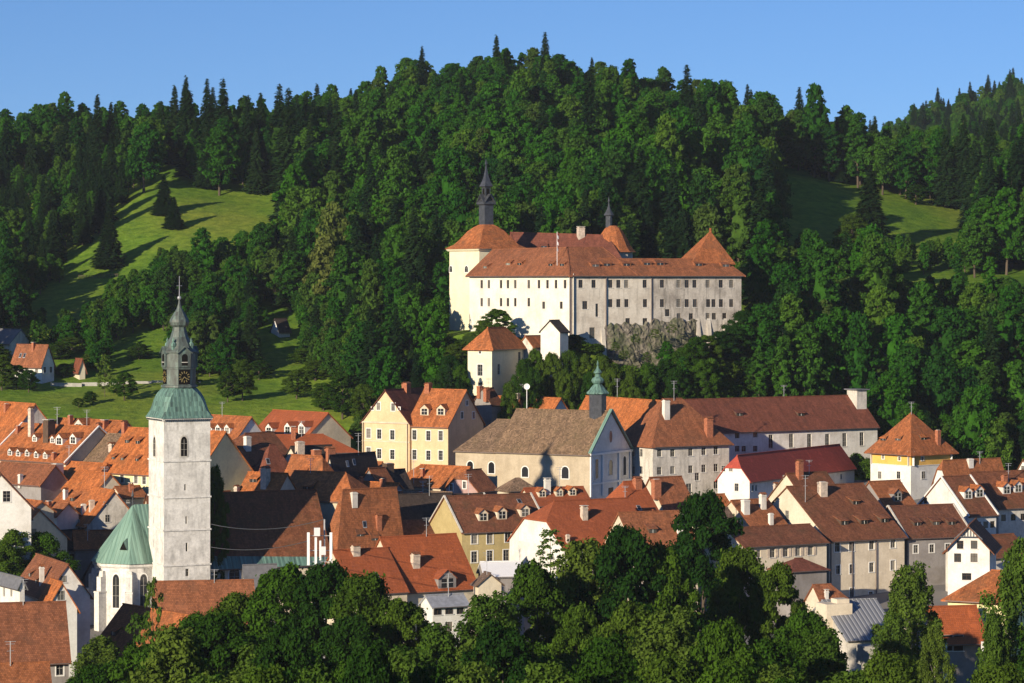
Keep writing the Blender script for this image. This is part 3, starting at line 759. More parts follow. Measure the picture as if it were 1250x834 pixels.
    fr = K - a * 0 ; FOOT.append([K, K + a * S, K + a * S + b_ * S, K + b_ * S])
parish_church()
# ---------------------------------------------------------------- castle
def castle():
    A = W(573, 335, 712); K = W(697, 334, 680); Rr = W(905, 332, 697); A, K, Rr = [Vector((p.x, p.y)) for p in (A, K, Rr)]; zE = 62.1
    root = thing('castle', ((A.x + Rr.x) / 2, 695, 43), 'large pale castle with orange tiled roofs and towers on the wooded hill above the town', 'castle')
    W1, W2 = Wall(A, K), Wall(K, Rr); zb = 40.5
    mb = MB(); L = []
    for px in (587.9, 596.7, 611.5, 619.9, 628.9, 645.4, 657.8, 668.2, 678.6, 689.6): L.append((px, 347, 1.0, 2.0))
    for px in (587.9, 596.7, 611.5, 619.9, 628.9, 645.4): L.append((px, 369, 1.0, 2.0))
    L += [(663.5, 372.7, 1.1, 1.7), (685, 372.7, 1.1, 1.7)]
    def do(Wl, L, mb, z0, z1, a0=0, a1=None, inw=0):
        H = []
        for px, py, w, h in L:
            s_, z_ = Wl.hit(px, py); H.append((s_ - w / 2, s_ + w / 2, z_ - h / 2, z_ + h / 2))
        ok = Wl.grid(mb, z0, z1, H, a0=a0, a1=a1)
        for h in ok: place_window(root, Wl.pt((h[0] + h[1]) / 2, (h[2] + h[3]) / 2), Wl.ang, h[1] - h[0], h[3] - h[2], 'hd' if h[3] - h[2] < 2.6 else 'hdx')
    do(W1, L, mb, zb, zE); part('white_wing_wall', mb, 'castle_white', root)
    x1 = W2.hit(739, 340)[0]; x2 = W2.hit(795, 340)[0]
    L2 = [(px, 346.6, 1.1, 1.9) for px in (708.8, 724.7, 745.2, 755, 764.6, 787.1, 808.2, 828.4, 838.5, 847.8, 863.9, 880, 892.7)]
    L2 += [(714, 372.6, 1.3, 1.9), (728.6, 378.8, .7, 3.1), (722.9, 406.6, 1.4, 2.6)]
    L2 += [(px, 370.2, 1.1, 1.9) for px in (745.2, 755, 764.8, 787.5, 808.2, 828.4, 838.5, 848.3, 864.6, 871.1, 880.2, 892.7)]
    L2 += [(766.3, 393.4, 1.2, 1.9), (787.4, 393.4, 1.2, 1.9), (814.7, 381.9, 1.2, 1.7), (828.6, 386.7, 1.1, 1.6), (843.5, 386.7, 1.1, 1.6), (863.9, 386.3, 1.1, 1.6), (871.6, 386.3, 1.1, 1.6), (884.3, 386.3, 1.1, 1.6)]
    for (s0, s1, m_, lo, hi) in ((0, x1, 'castle_grey', 0, 739), (x1, x2, 'castle_grey', 739, 795), (x2, W2.L, 'castle_dark', 795, 999)):
        mb = MB(); do(W2, [l for l in L2 if lo < l[0] < hi], mb, zb, zE, s0, s1); part('grey_wing_wall', mb, m_, root)
    ps = MB()
    for px in (739.5, 795): s_ = W2.hit(px, 340)[0]; ps.bar(W2.pt(s_, zb, -.15), W2.pt(s_, zE - .3, -.15), .3 if px > 780 else .5, .22)
    ps.bar(V3(K, zb), V3(K, zE), .25, .25); part('downpipe', ps, 'gutter', root)
    qn = MB(); qn.bar(W2.pt(.6, zb, -.04), W2.pt(.6, zE, -.04), 1.2, .1); qn.bar(W1.pt(W1.L - .6, zb, -.04), W1.pt(W1.L - .6, zE, -.04), 1.2, .1); part('quoin', qn, 'castle_white', root)
    # back walls
    V2 = W2.n; V1 = W1.n
    Bk = Rr + V2 * 12.5; Wall(Rr, Bk).grid(mbk := MB(), zb, zE); Wall(Bk, K + V2 * 12.5 + W2.d * 6).grid(mbk, zb, zE); A2 = A + V1 * 14; Wall(A2, A).grid(mbk, zb, zE); Wall(K + V2 * 12.5 + W2.d * 6, A2).grid(mbk, zb, zE)
    part('rear_wall', mbk, 'castle_grey', root)
    # roofs
    ov = .8; zo = zE - .45
    o1 = -V1 * ov; o2 = -V2 * ov
    Ae = V3(A + o1 - W1.d * .6, zo); Re = V3(Rr + o2 + W2.d * .8, zo)
    # corner of the overhang
    den = W1.d.x * W2.d.y - W1.d.y * W2.d.x; dd = (K + o2) - (K + o1); t1 = (dd.x * W2.d.y - dd.y * W2.d.x) / den; Ke2 = K + o1 + W1.d * t1; Ke = V3(Ke2, zo)
    ridge = lambda px, py, D: W(px, py, D)
    Rl, Rm, Rq = ridge(601, 304.5, 716), ridge(692, 302, 690), ridge(736, 302, 694)
    s_q = W2.hit(778, 333)[0]; Qe = V3(K + o2 + W2.d * s_q, zo); Qb = ridge(770, 316, 700)
    polys1 = [[Ae, Ke, Rm, Rl], [Ke, Qe, Rq, Rm], [Qe, V3(K + V2 * 14 + W2.d * (s_q), zo), Rq], [Ae, Rl, V3(A2 - W1.d * .6, zo)], [V3(A2, zo), Rl, Rm, V3(K + V1 * 16, zo)], [Rm, Rq, V3(K + V2 * 14 + W2.d * s_q, zo), V3(K + V1 * 16, zo)]]
    rb = MB(); rb.slab(polys1, .35)
    rb.bar(Ke, Rm, .35, .2); rb.bar(Rl, Rm, .35, .2); rb.bar(Rm, Rq, .35, .2); rb.bar(Qe, Rq, .3, .2)
    part('main_roof', rb, 'roof_rust', root)
    # long low roof over the grey wing
    zr = zE + 3.6; s0 = W2.hit(742, 333)[0]
    P = lambda s_, v, z: W2.pt(s_, z, v)
    low = [[P(s0, -ov, zo), P(W2.L + .8, -ov, zo), P(W2.L - 2.0, 5.6, zr), P(s0, 5.6, zr)], [P(s0, 13.2, zo), P(W2.L + .8, 13.2, zo), P(W2.L - 2.0, 5.6, zr), P(s0, 5.6, zr)], [P(W2.L + .8, -ov, zo), P(W2.L + .8, 13.2, zo), P(W2.L - 2.0, 5.6, zr)]]
    rb = MB(); rb.slab(low, .3); rb.bar(P(s0, 5.6, zr), P(W2.L - 2, 5.6, zr), .3, .2); part('wing_roof', rb, 'roof_rust', root)
    # pyramid roof over the right end
    sl0 = W2.hit(856, 320)[0]; sl1 = W2.L + .2; zp = zE + 3.1
    c4 = [P(sl0, 4.2, zp), P(sl1, 3.6, zp - .6), P(sl1, 12.8, zp - .6), P(sl0, 12.8, zp)]; ap = W(867, 282, 705)
    rb = MB(); rb.slab([[c4[i], c4[(i + 1) % 4], ap] for i in range(4)], .3); rb.box((ap.x, ap.y), .5, .5, ap.z - .4, ap.z + .7, 0); part('tower_roof', rb, 'roof_orange', root)
    # roof flaps
    for px, py in ((592, 328), (620, 324), (634, 324), (672, 325), (686, 325), (727, 326), (741, 325), (765, 325), (790, 324), (806, 324), (853, 325), (886, 326)):
        h = ray_hit(px, py, polys1 + low)
        if h: dormer(root, h[0], h[1], 2.3, .75, 'e', 'roof_rust', 'roof_rust')
    # chimney and rear wing
    rw = [ridge(623, 283.5, 742), ridge(742, 287, 736)]
    zq = 64.0
    lo = [V3(Vector((W(612, 300, 742).x, 736)), zq), V3(Vector((W(640, 300, 734).x, 730)), zq - .5), V3(Vector((W(765, 300, 728).x, 726)), zq), V3(Vector((W(760, 300, 745).x, 748)), zq), V3(Vector((W(614, 300, 755).x, 755)), zq)]
    pr = [[lo[1], lo[2], rw[1], rw[0]], [lo[0], lo[1], rw[0]], [lo[4], lo[0], rw[0]], [lo[3], lo[4], rw[0], rw[1]], [lo[2], lo[3], rw[1]]]
    rb = MB(); rb.slab(pr, .3); rb.bar(rw[0], rw[1], .35, .2); rb.bar(lo[1], rw[0], .3, .2); part('rear_roof', rb, 'roof_maroon', root)
    wb = MB()
    for i in range(5): p, q = lo[i], lo[(i + 1) % 5]; wb.poly([p, q, Vector((q.x, q.y, 42)), Vector((p.x, p.y, 42))])
    part('rear_wing_wall', wb, 'castle_grey', root)
    h = ray_hit(709, 289, pr)
    if h: chimney(root, h[0] + Vector((0, 0, -.3)), R(20), 1.7, 2.6, 'p', 'f')
    h = ray_hit(664, 303, pr); 
    if h: dormer(root, h[0], h[1], 2.0, .7, 'e', 'roof_maroon', 'roof_maroon')
    # rear tower with bell roof and dark turret
    q = W(746, 300, 738); Z = lambda py: zpy(py, 738); tb = MB(); qc = Vector((W(748, 300, 738).x, 738)); tb.rings(qc, [(5.0, 42), (5.0, Z(307))], 12); part('rear_tower', tb, 'castle_grey', root)
    rb = MB(); rb.rings(qc, [(5.9, Z(308)), (5.5, Z(306.5)), (4.6, Z(301)), (3.9, Z(294)), (3.0, Z(286)), (2.0, Z(279)), (1.0, Z(275.5))], 12, cap=False); part('rear_tower_roof', rb, 'roof_orange', root)
    qt = qc - Vector((1.0, 0)); sb = MB(); sb.rings(qt, [(.8, Z(278)), (.8, Z(264)), (1.25, Z(263)), (1.1, Z(261)), (.5, Z(256)), (.2, Z(251)), (.1, Z(247)), (.25, Z(246)), (.02, Z(240))], 8); part('turret', sb, 'metal_dark', root)
    # left tower (square, bell roof, dark turret)
    kx = Vector((W(585, 300, 716).x, 716)); a, b_ = dirs(35); Z = lambda py: zpy(py, 718); S = 13.2
    WRt, WLt = Wall(kx, kx + a * S), Wall(kx + b_ * S, kx); tb = MB(); cc = kx + (a + b_) * S / 2
    for Wl in (WRt, WLt, Wall(kx + a * S, kx + (a + b_) * S), Wall(kx + (a + b_) * S, kx + b_ * S)): Wl.grid(tb, 40, Z(304))
    part('chapel_tower', tb, 'castle_cream', root)
    s_, z_ = WLt.hit(569.5, 328.5); place_window(root, WLt.pt(s_, z_), WLt.ang, 1.5, 1.6, 'abn'); s_, z_ = WLt.hit(550.5, 328.5); place_window(root, WLt.pt(s_, z_), WLt.ang, 1.3, 1.6, 'abn')
    phi = R(35 - 90); hs = S / 2
    cn = MB(); cn.rings(cc, [(hs + .3, Z(306.5)), (hs + .6, Z(304.8)), (hs + .6, Z(303.8))], 4, phi); part('cornice', cn, 'castle_cream', root)
    rb = MB(); rb.rings(cc, [(hs + .9, Z(303.8)), (hs + .5, Z(302)), (hs - .7, Z(298.5)), (hs - 1.7, Z(293)), (hs - 2.5, Z(287)), (hs - 3.3, Z(281.5)), (hs - 4.3, Z(277)), (1.2, Z(273.2))], 4, phi, cap=False); part('chapel_tower_roof', rb, 'roof_orange', root)
    sb = MB(); sb.rings(cc, [(1.3, Z(274)), (1.3, Z(250)), (1.75, Z(248.5)), (1.75, Z(246)), (1.2, Z(243)), (.78, Z(240)), (.78, Z(228)), (1.25, Z(226.5)), (1.15, Z(225)), (.75, Z(220)), (.42, Z(213)), (.2, Z(206)), (.1, Z(200)), (.24, Z(199)), (.24, Z(198)), (.02, Z(193))], 4, phi)
    for i in range(4):
        A_ = phi + i * math.pi / 2; u = Vector((math.cos(A_), math.sin(A_))); v = Vector((-u.y, u.x))
        sb.slab([[V3(cc + u * 1.9 - v * 1.6, Z(246)), V3(cc + u * 1.9, Z(236)), V3(cc, Z(236)), V3(cc - v * 1.6, Z(246))], [V3(cc + u * 1.9 + v * 1.6, Z(246)), V3(cc + u * 1.9, Z(236)), V3(cc, Z(236)), V3(cc + v * 1.6, Z(246))]], .2)
    part('turret', sb, 'metal_dark', root)
    ob = MB()
    for i in range(4):
        A_ = phi + i * math.pi / 2; u = Vector((math.cos(A_), math.sin(A_))); v = Vector((-u.y, u.x)); d_ = .8
        ob.poly([V3(cc + u * d_ - v * .45, Z(238)), V3(cc + u * d_ + v * .45, Z(238)), V3(cc + u * d_ + v * .45, Z(229)), V3(cc + u * d_ - v * .45, Z(229))])
    part('sound_opening', ob, 'dark_hole', root)
    # flagpole
    h = ray_hit(680, 324, polys1); fp = MB(); p = h[0]; fp.bar(p - Vector((0, 0, .5)), Vector((p.x, p.y, zpy(283, p.y))), .10); o = part('flagpole', fp, 'white_paint', root)
    fl = MB(); tz_ = zpy(283, p.y)
    for i in range(6):
        z0, z1 = tz_ - i * .75, tz_ - (i + 1) * .75; f_ = lambda j: .15 + .1 * math.sin(j * 1.3)
        fl.slab([[Vector((p.x + .08, p.y, z0)), Vector((p.x + .4 - .03 * i, p.y + f_(i), z0 - .3)), Vector((p.x + .5 - .03 * (i + 1), p.y + f_(i + 1), z1 - .3)), Vector((p.x + .08, p.y, z1))]], .01, 0 if i % 2 else 1)
    part('flag', fl, ['white_paint', 'wood_red'], o, base=parent_loc(root))
    # rubble base bulging under the grey wing
    rbm = MB(); sA, sB = W2.hit(739, 400)[0], W2.hit(850, 400)[0]; nI, nJ = 34, 26; g = []
    rr = random.Random(3)
    for i in range(nI + 1):
        row = []; s_ = sA + (sB - sA) * i / nI; top = zpy(395, 690) if s_ < W2.hit(795, 340)[0] else zpy(391, 690) + .3 * math.sin(s_); top += rr.uniform(-.8, .5)
        for j in range(nJ + 1):
            f_ = j / nJ; z = top + (31 - top) * f_; edge = min(1, (i + .5) / 2.5, (nI - i + .5) / 4)
            outw = (.35 + 2.8 * f_ ** .8) * edge + rr.uniform(-.22, .22); row.append(W2.pt(s_ + rr.uniform(-.35, .35), z + (rr.uniform(-.25, .25) if j else 0), -max(outw + (rr.random() < .2) * rr.uniform(0, .6) * edge, .1)))
        g.append(row)
    for i in range(nI):
        for j in range(nJ): rbm.poly([g[i][j], g[i + 1][j], g[i + 1][j + 1]]); rbm.poly([g[i][j], g[i + 1][j + 1], g[i][j + 1]])
        rbm.poly([g[i][0], g[i + 1][0], W2.pt(sA + (sB - sA) * (i + 1) / nI, g[i + 1][0].z + .2, .1), W2.pt(sA + (sB - sA) * i / nI, g[i][0].z + .2, .1)])
    part('rubble_base', rbm, 'rubble', root)
    for px, t_ in ((736, 2.2), (865, 2.6), (885.5, 2.6), (852, 2.6)):
        s_ = W2.hit(px, 400)[0]; bt = MB(); w_ = .5; zt_ = zpy(389 if px > 800 else 398, 690); z0 = 36
        F = [W2.pt(s_ - w_, zt_, 0), W2.pt(s_ + w_, zt_, 0), W2.pt(s_ + w_, z0, -t_), W2.pt(s_ - w_, z0, -t_)]
        bt.poly(F); bt.poly([F[1], F[2], W2.pt(s_ + w_, z0, 0)]); bt.poly([F[0], F[3], W2.pt(s_ - w_, z0, 0)]); part('buttress', bt, 'castle_grey', root)
    gb = MB(); gb.bar(W1.pt(0, zE - .62, -.9), W1.pt(W1.L, zE - .62, -.9), .18); gb.bar(W2.pt(0, zE - .62, -.9), W2.pt(W2.L, zE - .62, -.9), .18); part('gutter', gb, 'gutter', root)
    # small gabled porch against the white wing
    H = house(None, (683.5, 404), 668, 52, lx=660, la=3.2, ridge='a', rp=391, wall='castle_white', roof='roof_dark', root=root, gut=False, og=.3, base=38, o=.35)
    FOOT.extend([[A, K, K + V1 * 16, A2], [K, Rr, Bk, K + V2 * 13], [kx, kx + a * S, kx + (a + b_) * S, kx + b_ * S], [Vector((lo[i].x, lo[i].y)) for i in (1, 2, 3, 4)]])
castle()
house('small cream castle gatehouse with orange hipped roof and one shaded side, below the white wing', (600.5, 421), 662, 58, lx=571, rx=641, ridge='a', rp=400, ends='hh', wall='castle_cream', roof='roof_orange', cat='gatehouse', name='gatehouse', o=.9,
      winL=[(586, 430, .7, .7, 'bn'), (586, 452, 1.4, 2.6, 'hb'), (586, 471, 1.2, 1.6, 'h')], winR=[(609, 451, 1.1, 2.4, 'h'), (634, 436, 1.1, 2.4, 'h')])
house('low covered walk with orange roof running from the gatehouse to the castle porch', (650, 421), 672, 50, lb=4, rx=684, ridge='a', rp=410, ends='gh', wall='castle_grey', roof='roof_orange', cat='covered walk', name='covered_walk', o=.6)
# ---------------------------------------------------------------- small church with onion turret
def small_church():
    th = 60
    H = house('low old church with mottled brown roof, pale baroque front and green onion turret', (720, 553), 590, th, lx=605, rx=770, ridge='b', rp=502, ends='gg', wall='church_beige', roof='roof_old', cat='church', name='monastery_church', gut=True, o=.5, og=.25,
              winL=[(641, 576, 1.6, 2.2, 'abx')[:5], (690, 577, 1.7, 2.5, 'abx')])
    root = H.root; a, b_ = H.a, H.b
    kc = H.K + b_ * (H.Lb - .3) + a * .9; 
    H2 = house(None, (625 + kc.x / (KP * kc.y), 345 + (HC - H.zE + .2) / (KP * kc.y)), kc.y, th, lx=556, la=H.La - 1.8, ridge='b', rise=(H.zR - H.zE) * .74, ends='gh', wall='church_beige', roof='roof_old', root=root, gut=True, winL=[(574, 570, 1.5, 2.4, 'abx'), (600, 571, 1.5, 2.4, 'abx')], o=.5)
    # fascade: pilasters, cornice, oval window, door, parapet coping
    Wf = H.WR; zE = H.zE; L = Wf.L; fm = MB()
    fp_ = MB(); fp_.poly([Wf.pt(0, 8, -.02), Wf.pt(L, 8, -.02), Wf.pt(L, zE, -.02), Wf.pt(L / 2, H.zR, -.02), Wf.pt(0, zE, -.02)]); part('facade', fp_, 'white', root)
    for s_ in (.4, L * .3, L * .7, L - .4): fm.box(Wf.pt(s_, 0, -.12), .8, .3, zE - 9, zE - .6, Wf.ang)
    fm.box(Wf.pt(L / 2, 0, -.18), L + .5, .5, zE - .6, zE - .15, Wf.ang)
    fm.box(Wf.pt(L / 2, 0, -.14), L + .1, .3, zE - 6.6, zE - 6.2, Wf.ang)
    part('facade_trim', fm, 'white_trim', root)
    cp = MB(); ap = Wf.pt(L / 2, H.zR + .35, -.15)
    for s_ in (-.3, L + .3): cp.bar(Wf.pt(s_, zE - .1, -.15), ap, .7, .35)
    part('gable_coping', cp, 'copper_pale', root)
    ov = MB(); c = Wf.pt(L / 2, zE + 2.9)
    for r0, r1, y, m_ in ((0, .95, -.03, 0), (.95, 1.2, -.08, 1)):
        for i in range(14):
            a0, a1 = math.tau * i / 14, math.tau * (i + 1) / 14; q = lambda r, an: Wf.pt(L / 2 + r * .72 * math.cos(an), c.z + r * 1.35 * math.sin(an), y)
            ov.poly([q(r0, a0), q(r1, a0), q(r1, a1), q(r0, a1)] if r0 else [q(0, 0), q(r1, a0), q(r1, a1)], m_)
    part('oval_window', ov, ['glass', 'white_trim'], root)
    place_window(root, Wf.pt(L * .5, zE - 3.4, -.03), Wf.ang, 1.6, 3.2, 'abx'); place_window(root, Wf.pt(L * .16, zE - 3.4, -.03), Wf.ang, 1.3, 4.0, 'bx'); place_window(root, Wf.pt(L * .84, zE - 3.4, -.03), Wf.ang, 1.3, 4.0, 'abx')
    db = MB(); s0 = L * .5; db.box(Wf.pt(s0, 0, -.06), 1.9, .14, zE - 11.5, zE - 7.6, Wf.ang); part('door', db, 'wood_dark', root)
    # turret on the ridge near the facade
    q = H.K + a * H.La / 2 + b_ * 3.0; D = q.y; Z = lambda py: zpy(py, D); tr = MB()
    tr.rings(q, [(1.75, Z(515)), (1.75, Z(481))], 8); part('turret', tr, 'metal_dark', root)
    op = MB()
    part('turret_dome', (lambda m_: (m_.rings(q, [(2.05, Z(481.5)), (2.3, Z(480.5)), (2.25, Z(479)), (1.7, Z(476)), (1.35, Z(473)), (1.05, Z(471)), (.75, Z(469)), (1.15, Z(467)), (1.3, Z(464.5)), (1.1, Z(462)), (.6, Z(460)), (.5, Z(457)), (.85, Z(455)), (.8, Z(454)), (.3, Z(450)), (.1, Z(446)), (.25, Z(445)), (.03, Z(440))], 8), m_)[1])(MB()), 'copper', root)
small_church()
# ---------------------------------------------------------------- the town, house by house
O_, RD, RU, BR, MR, OL = 'roof_orange', 'roof_red', 'roof_rust', 'roof_brown', 'roof_maroon', 'roof_old'
# --- hillside houses
house('white hillside house with rust roof standing in the left meadow', (51, 444), 730, 55, lx=14, rx=66, ridge='b', rp=421, wall='white', roof=RU, autoL=(3, (1.6,)), autoR=(2, (1.6,)), ch=[(41, 425, .9, 1.2, 'b')], sk=[(25, 434), (30, 434)])
house('small pale shed in the shade beside the white hillside house', (97, 449), 735, 30, lx=89, rx=104, ridge='b', rp=438, wall='cream', roof=MR, cat='shed', name='shed')
house('grey roofed house half hidden by trees at the far left edge', (12, 418), 765, 50, lx=-25, rx=38, ridge='b', rp=402, wall='grey_plaster', roof='slate')
house('small white building among the trees on the slope left of the castle', (341, 403), 782, 35, lx=331, rx=354, ridge='a', rp=389, wall='white', roof='roof_dark')
house('low shed with rusty roof among trees on the right hand meadow edge', (1033, 318), 845, 15, lx=1026, rx=1071, ridge='a', rp=309, wall='grey_plaster', roof=BR, cat='shed', name='shed')
# --- far left old town
house('large orange roof cut by the left edge of the photo, blue shaded gable below', (-12, 566), 592, 40, lx=-90, rx=96, ridge='b', rp=493, wall='grey_plaster', roof=O_, ch=[(8, 500, 1.0, 1.2, 'b')], verge=None)
house('orange roofed house bristling with small dormers and a tall dark chimney', (80, 563), 566, 50, lx=-12, la=17, ridge='b', rp=521, wall='cream', roof=O_, verge='white_trim',
      ch=[(60, 536, 1.9, 3.6, 'd', 'f'), (38, 531, 1.0, 5.2, 'p'), (22, 528, .8, 1.3, 'b'), (66, 560, .9, 1.2, 'b')],
      dm=[(12, 556, 1.3, 1.0), (22, 557, 1.3, 1.0), (33, 557, 1.3, 1.0), (44, 559, 1.3, 1.0), (55, 560, 1.3, 1.0), (42, 539, 1.4, 1.0), (64, 541, 1.4, 1.0), (72, 543, 2.0, 1.4), (89, 542, 1.9, 1.4)])
house('orange roof with a small round headed gable at its ridge beneath the meadow', (118, 556), 586, 50, lx=36, la=16, ridge='b', rp=514, wall='cream', roof=O_, dm=[(96, 527, 2.6, 1.6, 'g', 'stone_trim'), (76, 534, 1.4, .9)], ch=[(121, 528, 1.0, 1.6, 'b'), (86, 520, .9, 2.2, 'b'), (128, 522, 1.3, 1.3, 'b')], ant=[(106, 524, 4)])
house('house with worn mottled brown tiles between two orange roofs', (150, 573), 560, 50, lx=84, la=15, ridge='b', rp=532, wall='cream', roof=OL, ch=[(137, 549, 1.2, 1.0, 'p'), (155, 541, .9, 1.5, 'b')], verge=None)
house('pale yellow house behind the church tower, orange roof with tiny dark dormers', (240, 580), 546, 52, lx=121, la=15.5, ridge='b', rp=527, wall='pale_yellow', roof=O_, dm=[(125, 560, .9, .7, 's'), (138, 561, .9, .7, 's'), (149, 562, .9, .7, 's'), (167, 563, .9, .7, 's'), (155, 541, 1.2, .8, 's'), (168, 542, 1.2, .8, 's')],
      winL=[(149, 583), (166, 584), (176, 585), (133, 582)], ww=.95, wh=2.0, ws='hb', ch=[(152, 526, 1.0, 1.6, 'b')])
house('orange roofed row with gable windows behind a tall white chimney', (104, 596), 556, 50, lx=20, la=11, ridge='b', rp=566, wall='cream', roof=O_, ch=[(70, 594, 1.9, 4.4, 'w', 'f'), (49, 586, .9, 1.5, 'p')], dm=[(52, 597, 1.5, 1.1), (78, 600, 1.3, 1.0, 's'), (90, 600, 1.3, 1.0, 's')])
house('rusty red roof with a long shaded side below the dormered row', (50, 590), 556, 50, lx=-30, la=7, ridge='b', rp=568, wall='shaded_plaster', roof=RU, ch=[(25, 588, .8, 1.4, 'w')], ends='gh')
house('plain light grey gabled house at the left edge with one dark window', (-38, 619), 498, 12, lb=9, rx=38, ridge='b', rp=578, wall='white', roof=BR, winR=[(8, 606, 1.3, 1.9, 'b')])
house('large bright orange roof behind the rough grey stone gable', (84, 640), 548, 35, lx=48, rx=184, ridge='b', rp=578, wall='beige', roof=O_, winR=[], ch=[(97, 612, .9, 1.6, 'p'), (85, 622, .9, 1.4, 'w')], dm=[(80, 618, 1.5, 1.2, 's')])
house('orange roofed house with rough grey stone gable and two round vents', (107, 640), 532, 28, lx=82, rx=171, ridge='b', rp=599, wall='grey_plaster', roof=O_, winR=[(128, 614, .5, .5, 'o'), (156, 612, .5, .5, 'o'), (131, 633, .9, 1.4, '')], ch=[(112, 622, .9, 1.7, 'p'), (102, 626, .8, 1.6, 'w')], winL=[(96, 640, 1.4, 1.8, 'r')])
house('small beige gabled house with an orange roof above leafy trees', (14, 658), 512, 28, lx=-22, rx=82, ridge='b', rp=622, wall='beige', roof=O_, winR=[(38, 634, .7, .6, 'o'), (40, 650, 1.4, 1.3, '')], ch=[(22, 642, .8, 1.0, 'b')])
house('small orange lean roof between the stone gable and the green chancel roof', (92, 668), 524, 12, lb=7, rx=140, ridge='a', rp=648, wall='shaded_plaster', roof=O_, ant=[(107, 660, 3)])
house('low brown gabled roof left of the church chancel in shade', (104, 700), 524, 30, lx=86, rx=132, ridge='b', rp=672, wall='shaded_plaster', roof=OL)
house('dark slate roofed courtyard wing between the old houses on the left', (60, 636), 548, 45, lx=20, rx=110, ridge='a', rp=616, wall='shaded_plaster', roof='slate', autoR=(4, (2.0,)))
house('shaded courtyard house with plain dark walls left of the chancel', (82, 668), 528, 40, lx=60, rx=118, ridge='a', rp=648, wall='shaded_plaster', roof='roof_dark', autoR=(3, (2.,)))
house('white gabled house with small dark window and red brown tiled roof', (55, 728), 462, 24, lx=18, rx=110, ridge='b', rp=689, wall='white', roof=RU, winR=[(77, 707, 1.0, 1.1, '')], ch=[(51, 712, .7, 2.6, 'w')], dm=[(36, 704, 1.4, .8, 's'), (44, 712, 1.2, .8, 's')])
house('low white annex with orange roof in front of the white gabled house', (57, 743), 452, 24, lx=44, rx=94, ridge='b', rp=711, wall='white', roof=O_, winR=[(74, 727, 1.1, 1.5, '')])
house('flat white building at the far left edge behind the brown roof', (24, 712), 452, 30, lx=-30, rx=30, ridge='b', rp=706, wall='white', roof='slate', winL=[(5, 722), (14, 722)], ww=1, wh=1.6)
house('long weathered brown roof in the bottom left corner', (-50, 806), 402, 14, lb=15, rx=84, ridge='a', rp=738, wall='shaded_plaster', roof=RU, o=.8, autoR=(6, (1.8,)))
house('second brown roof cut by the bottom left corner of the photo', (-60, 850), 372, 14, lb=10, rx=62, ridge='a', rp=812, wall='shaded_plaster', roof=RU)
# --- around the church
house('long rusty orange roof directly in front of the church tower', (191, 772), 468, 10, lb=13, rx=312, ridge='a', rp=710, wall='grey_plaster', roof=RU, o=.6)
house('orange roof below the chancel half hidden by foreground trees', (196, 808), 455, 38, lx=112, la=12, ridge='b', rp=752, wall='grey_plaster', roof=O_, dm=[(138, 776, 1.6, .9, 's')])
house('small old house with grey roof tucked behind the tree by the nave', (300, 716), 490, 20, lx=296, rx=338, ridge='a', rp=690, wall='beige', roof='slate')
# --- right of the tower
house('orange roofed house with three white triangular dormers right of the tower', (289, 534), 628, 45, lx=226, rx=324, ridge='b', rp=509, wall='white', roof=O_, dm=[(255, 529, 1.9, 1.3), (266, 529, 1.9, 1.3), (277, 529, 1.9, 1.3)], ch=[(285, 506, 1.1, 1.5, 'w')])
house('long red roof with three white gabled dormers under the meadow', (372, 535), 640, 42, lx=306, la=13, ridge='b', rp=504, wall='cream', roof=RD, dm=[(328, 530, 2.4, 1.5), (351, 530, 2.4, 1.7), (368, 530, 2.4, 1.8)], ends='gg')
house('long plain red roof with hipped right end in front of dark garden trees', (334, 552), 585, 14, lb=12, rx=437, ridge='a', rp=531, ends='gh', wall='cream', roof=RD, ch=[(433, 553, .9, 1.9, 'p'), (358, 536, .8, 2.3, 'b')])
house('hipped house, orange end facing the tower and dark brown long side', (294, 567), 562, 42, lx=236, rx=362, ridge='a', rp=529, ends='hg', wall='beige', roof=BR, ch=[(302, 549, 1.2, 2.6, 'w'), (276, 545, .9, 1.2, 'p')])
house('wide brown roof with chimneys in the middle of the old quarter', (322, 586), 556, 36, lx=300, rx=365, ridge='a', rp=543, ends='hh', wall='beige', roof=MR, sk=[(327, 563)])
house('steep dark house with cream chimney and brick chimneys behind the orange row', (372, 576), 564, 34, lx=340, rx=420, ridge='a', rp=545, ends='gg', wall='beige', roof='roof_dark', ch=[(366, 556, 1.5, 2.7, 'p'), (386, 566, 1.6, 2.7, 'b'), (403, 568, 1.7, 3.2, 'b')])
house('small orange hipped roof with brown side behind the long orange row', (394, 582), 550, 50, lx=348, rx=412, ridge='b', rp=557, ends='hg', wall='cream', roof=O_, dm=[(370, 577, 2.0, .6, 's')])
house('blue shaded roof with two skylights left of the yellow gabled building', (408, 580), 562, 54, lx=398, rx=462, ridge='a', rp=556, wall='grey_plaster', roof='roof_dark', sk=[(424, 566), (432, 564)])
house('long bright orange roof spanning behind the dark nave', (432, 610), 527, 60, lx=332, la=9.5, ridge='b', rp=577, ends='hg', wall='cream', roof=O_, dm=[(375, 601, 1.8, 1.2, 's')])
house('short orange roof with brick fire wall left of the long orange roof', (332, 613), 526, 60, lx=286, la=9.5, ridge='b', rp=578, wall='cream', roof=O_, ch=[(324, 592, 1.5, 3.0, 'p'), (289, 603, .9, 1.2, 'p')], dm=[(309, 589, 1.7, .8, 's')])
house('tiny orange roof with pale chimneys at the foot of the tower', (266, 618), 525, 40, lx=254, rx=296, ridge='a', rp=600, wall='cream', roof=O_, ends='hh')
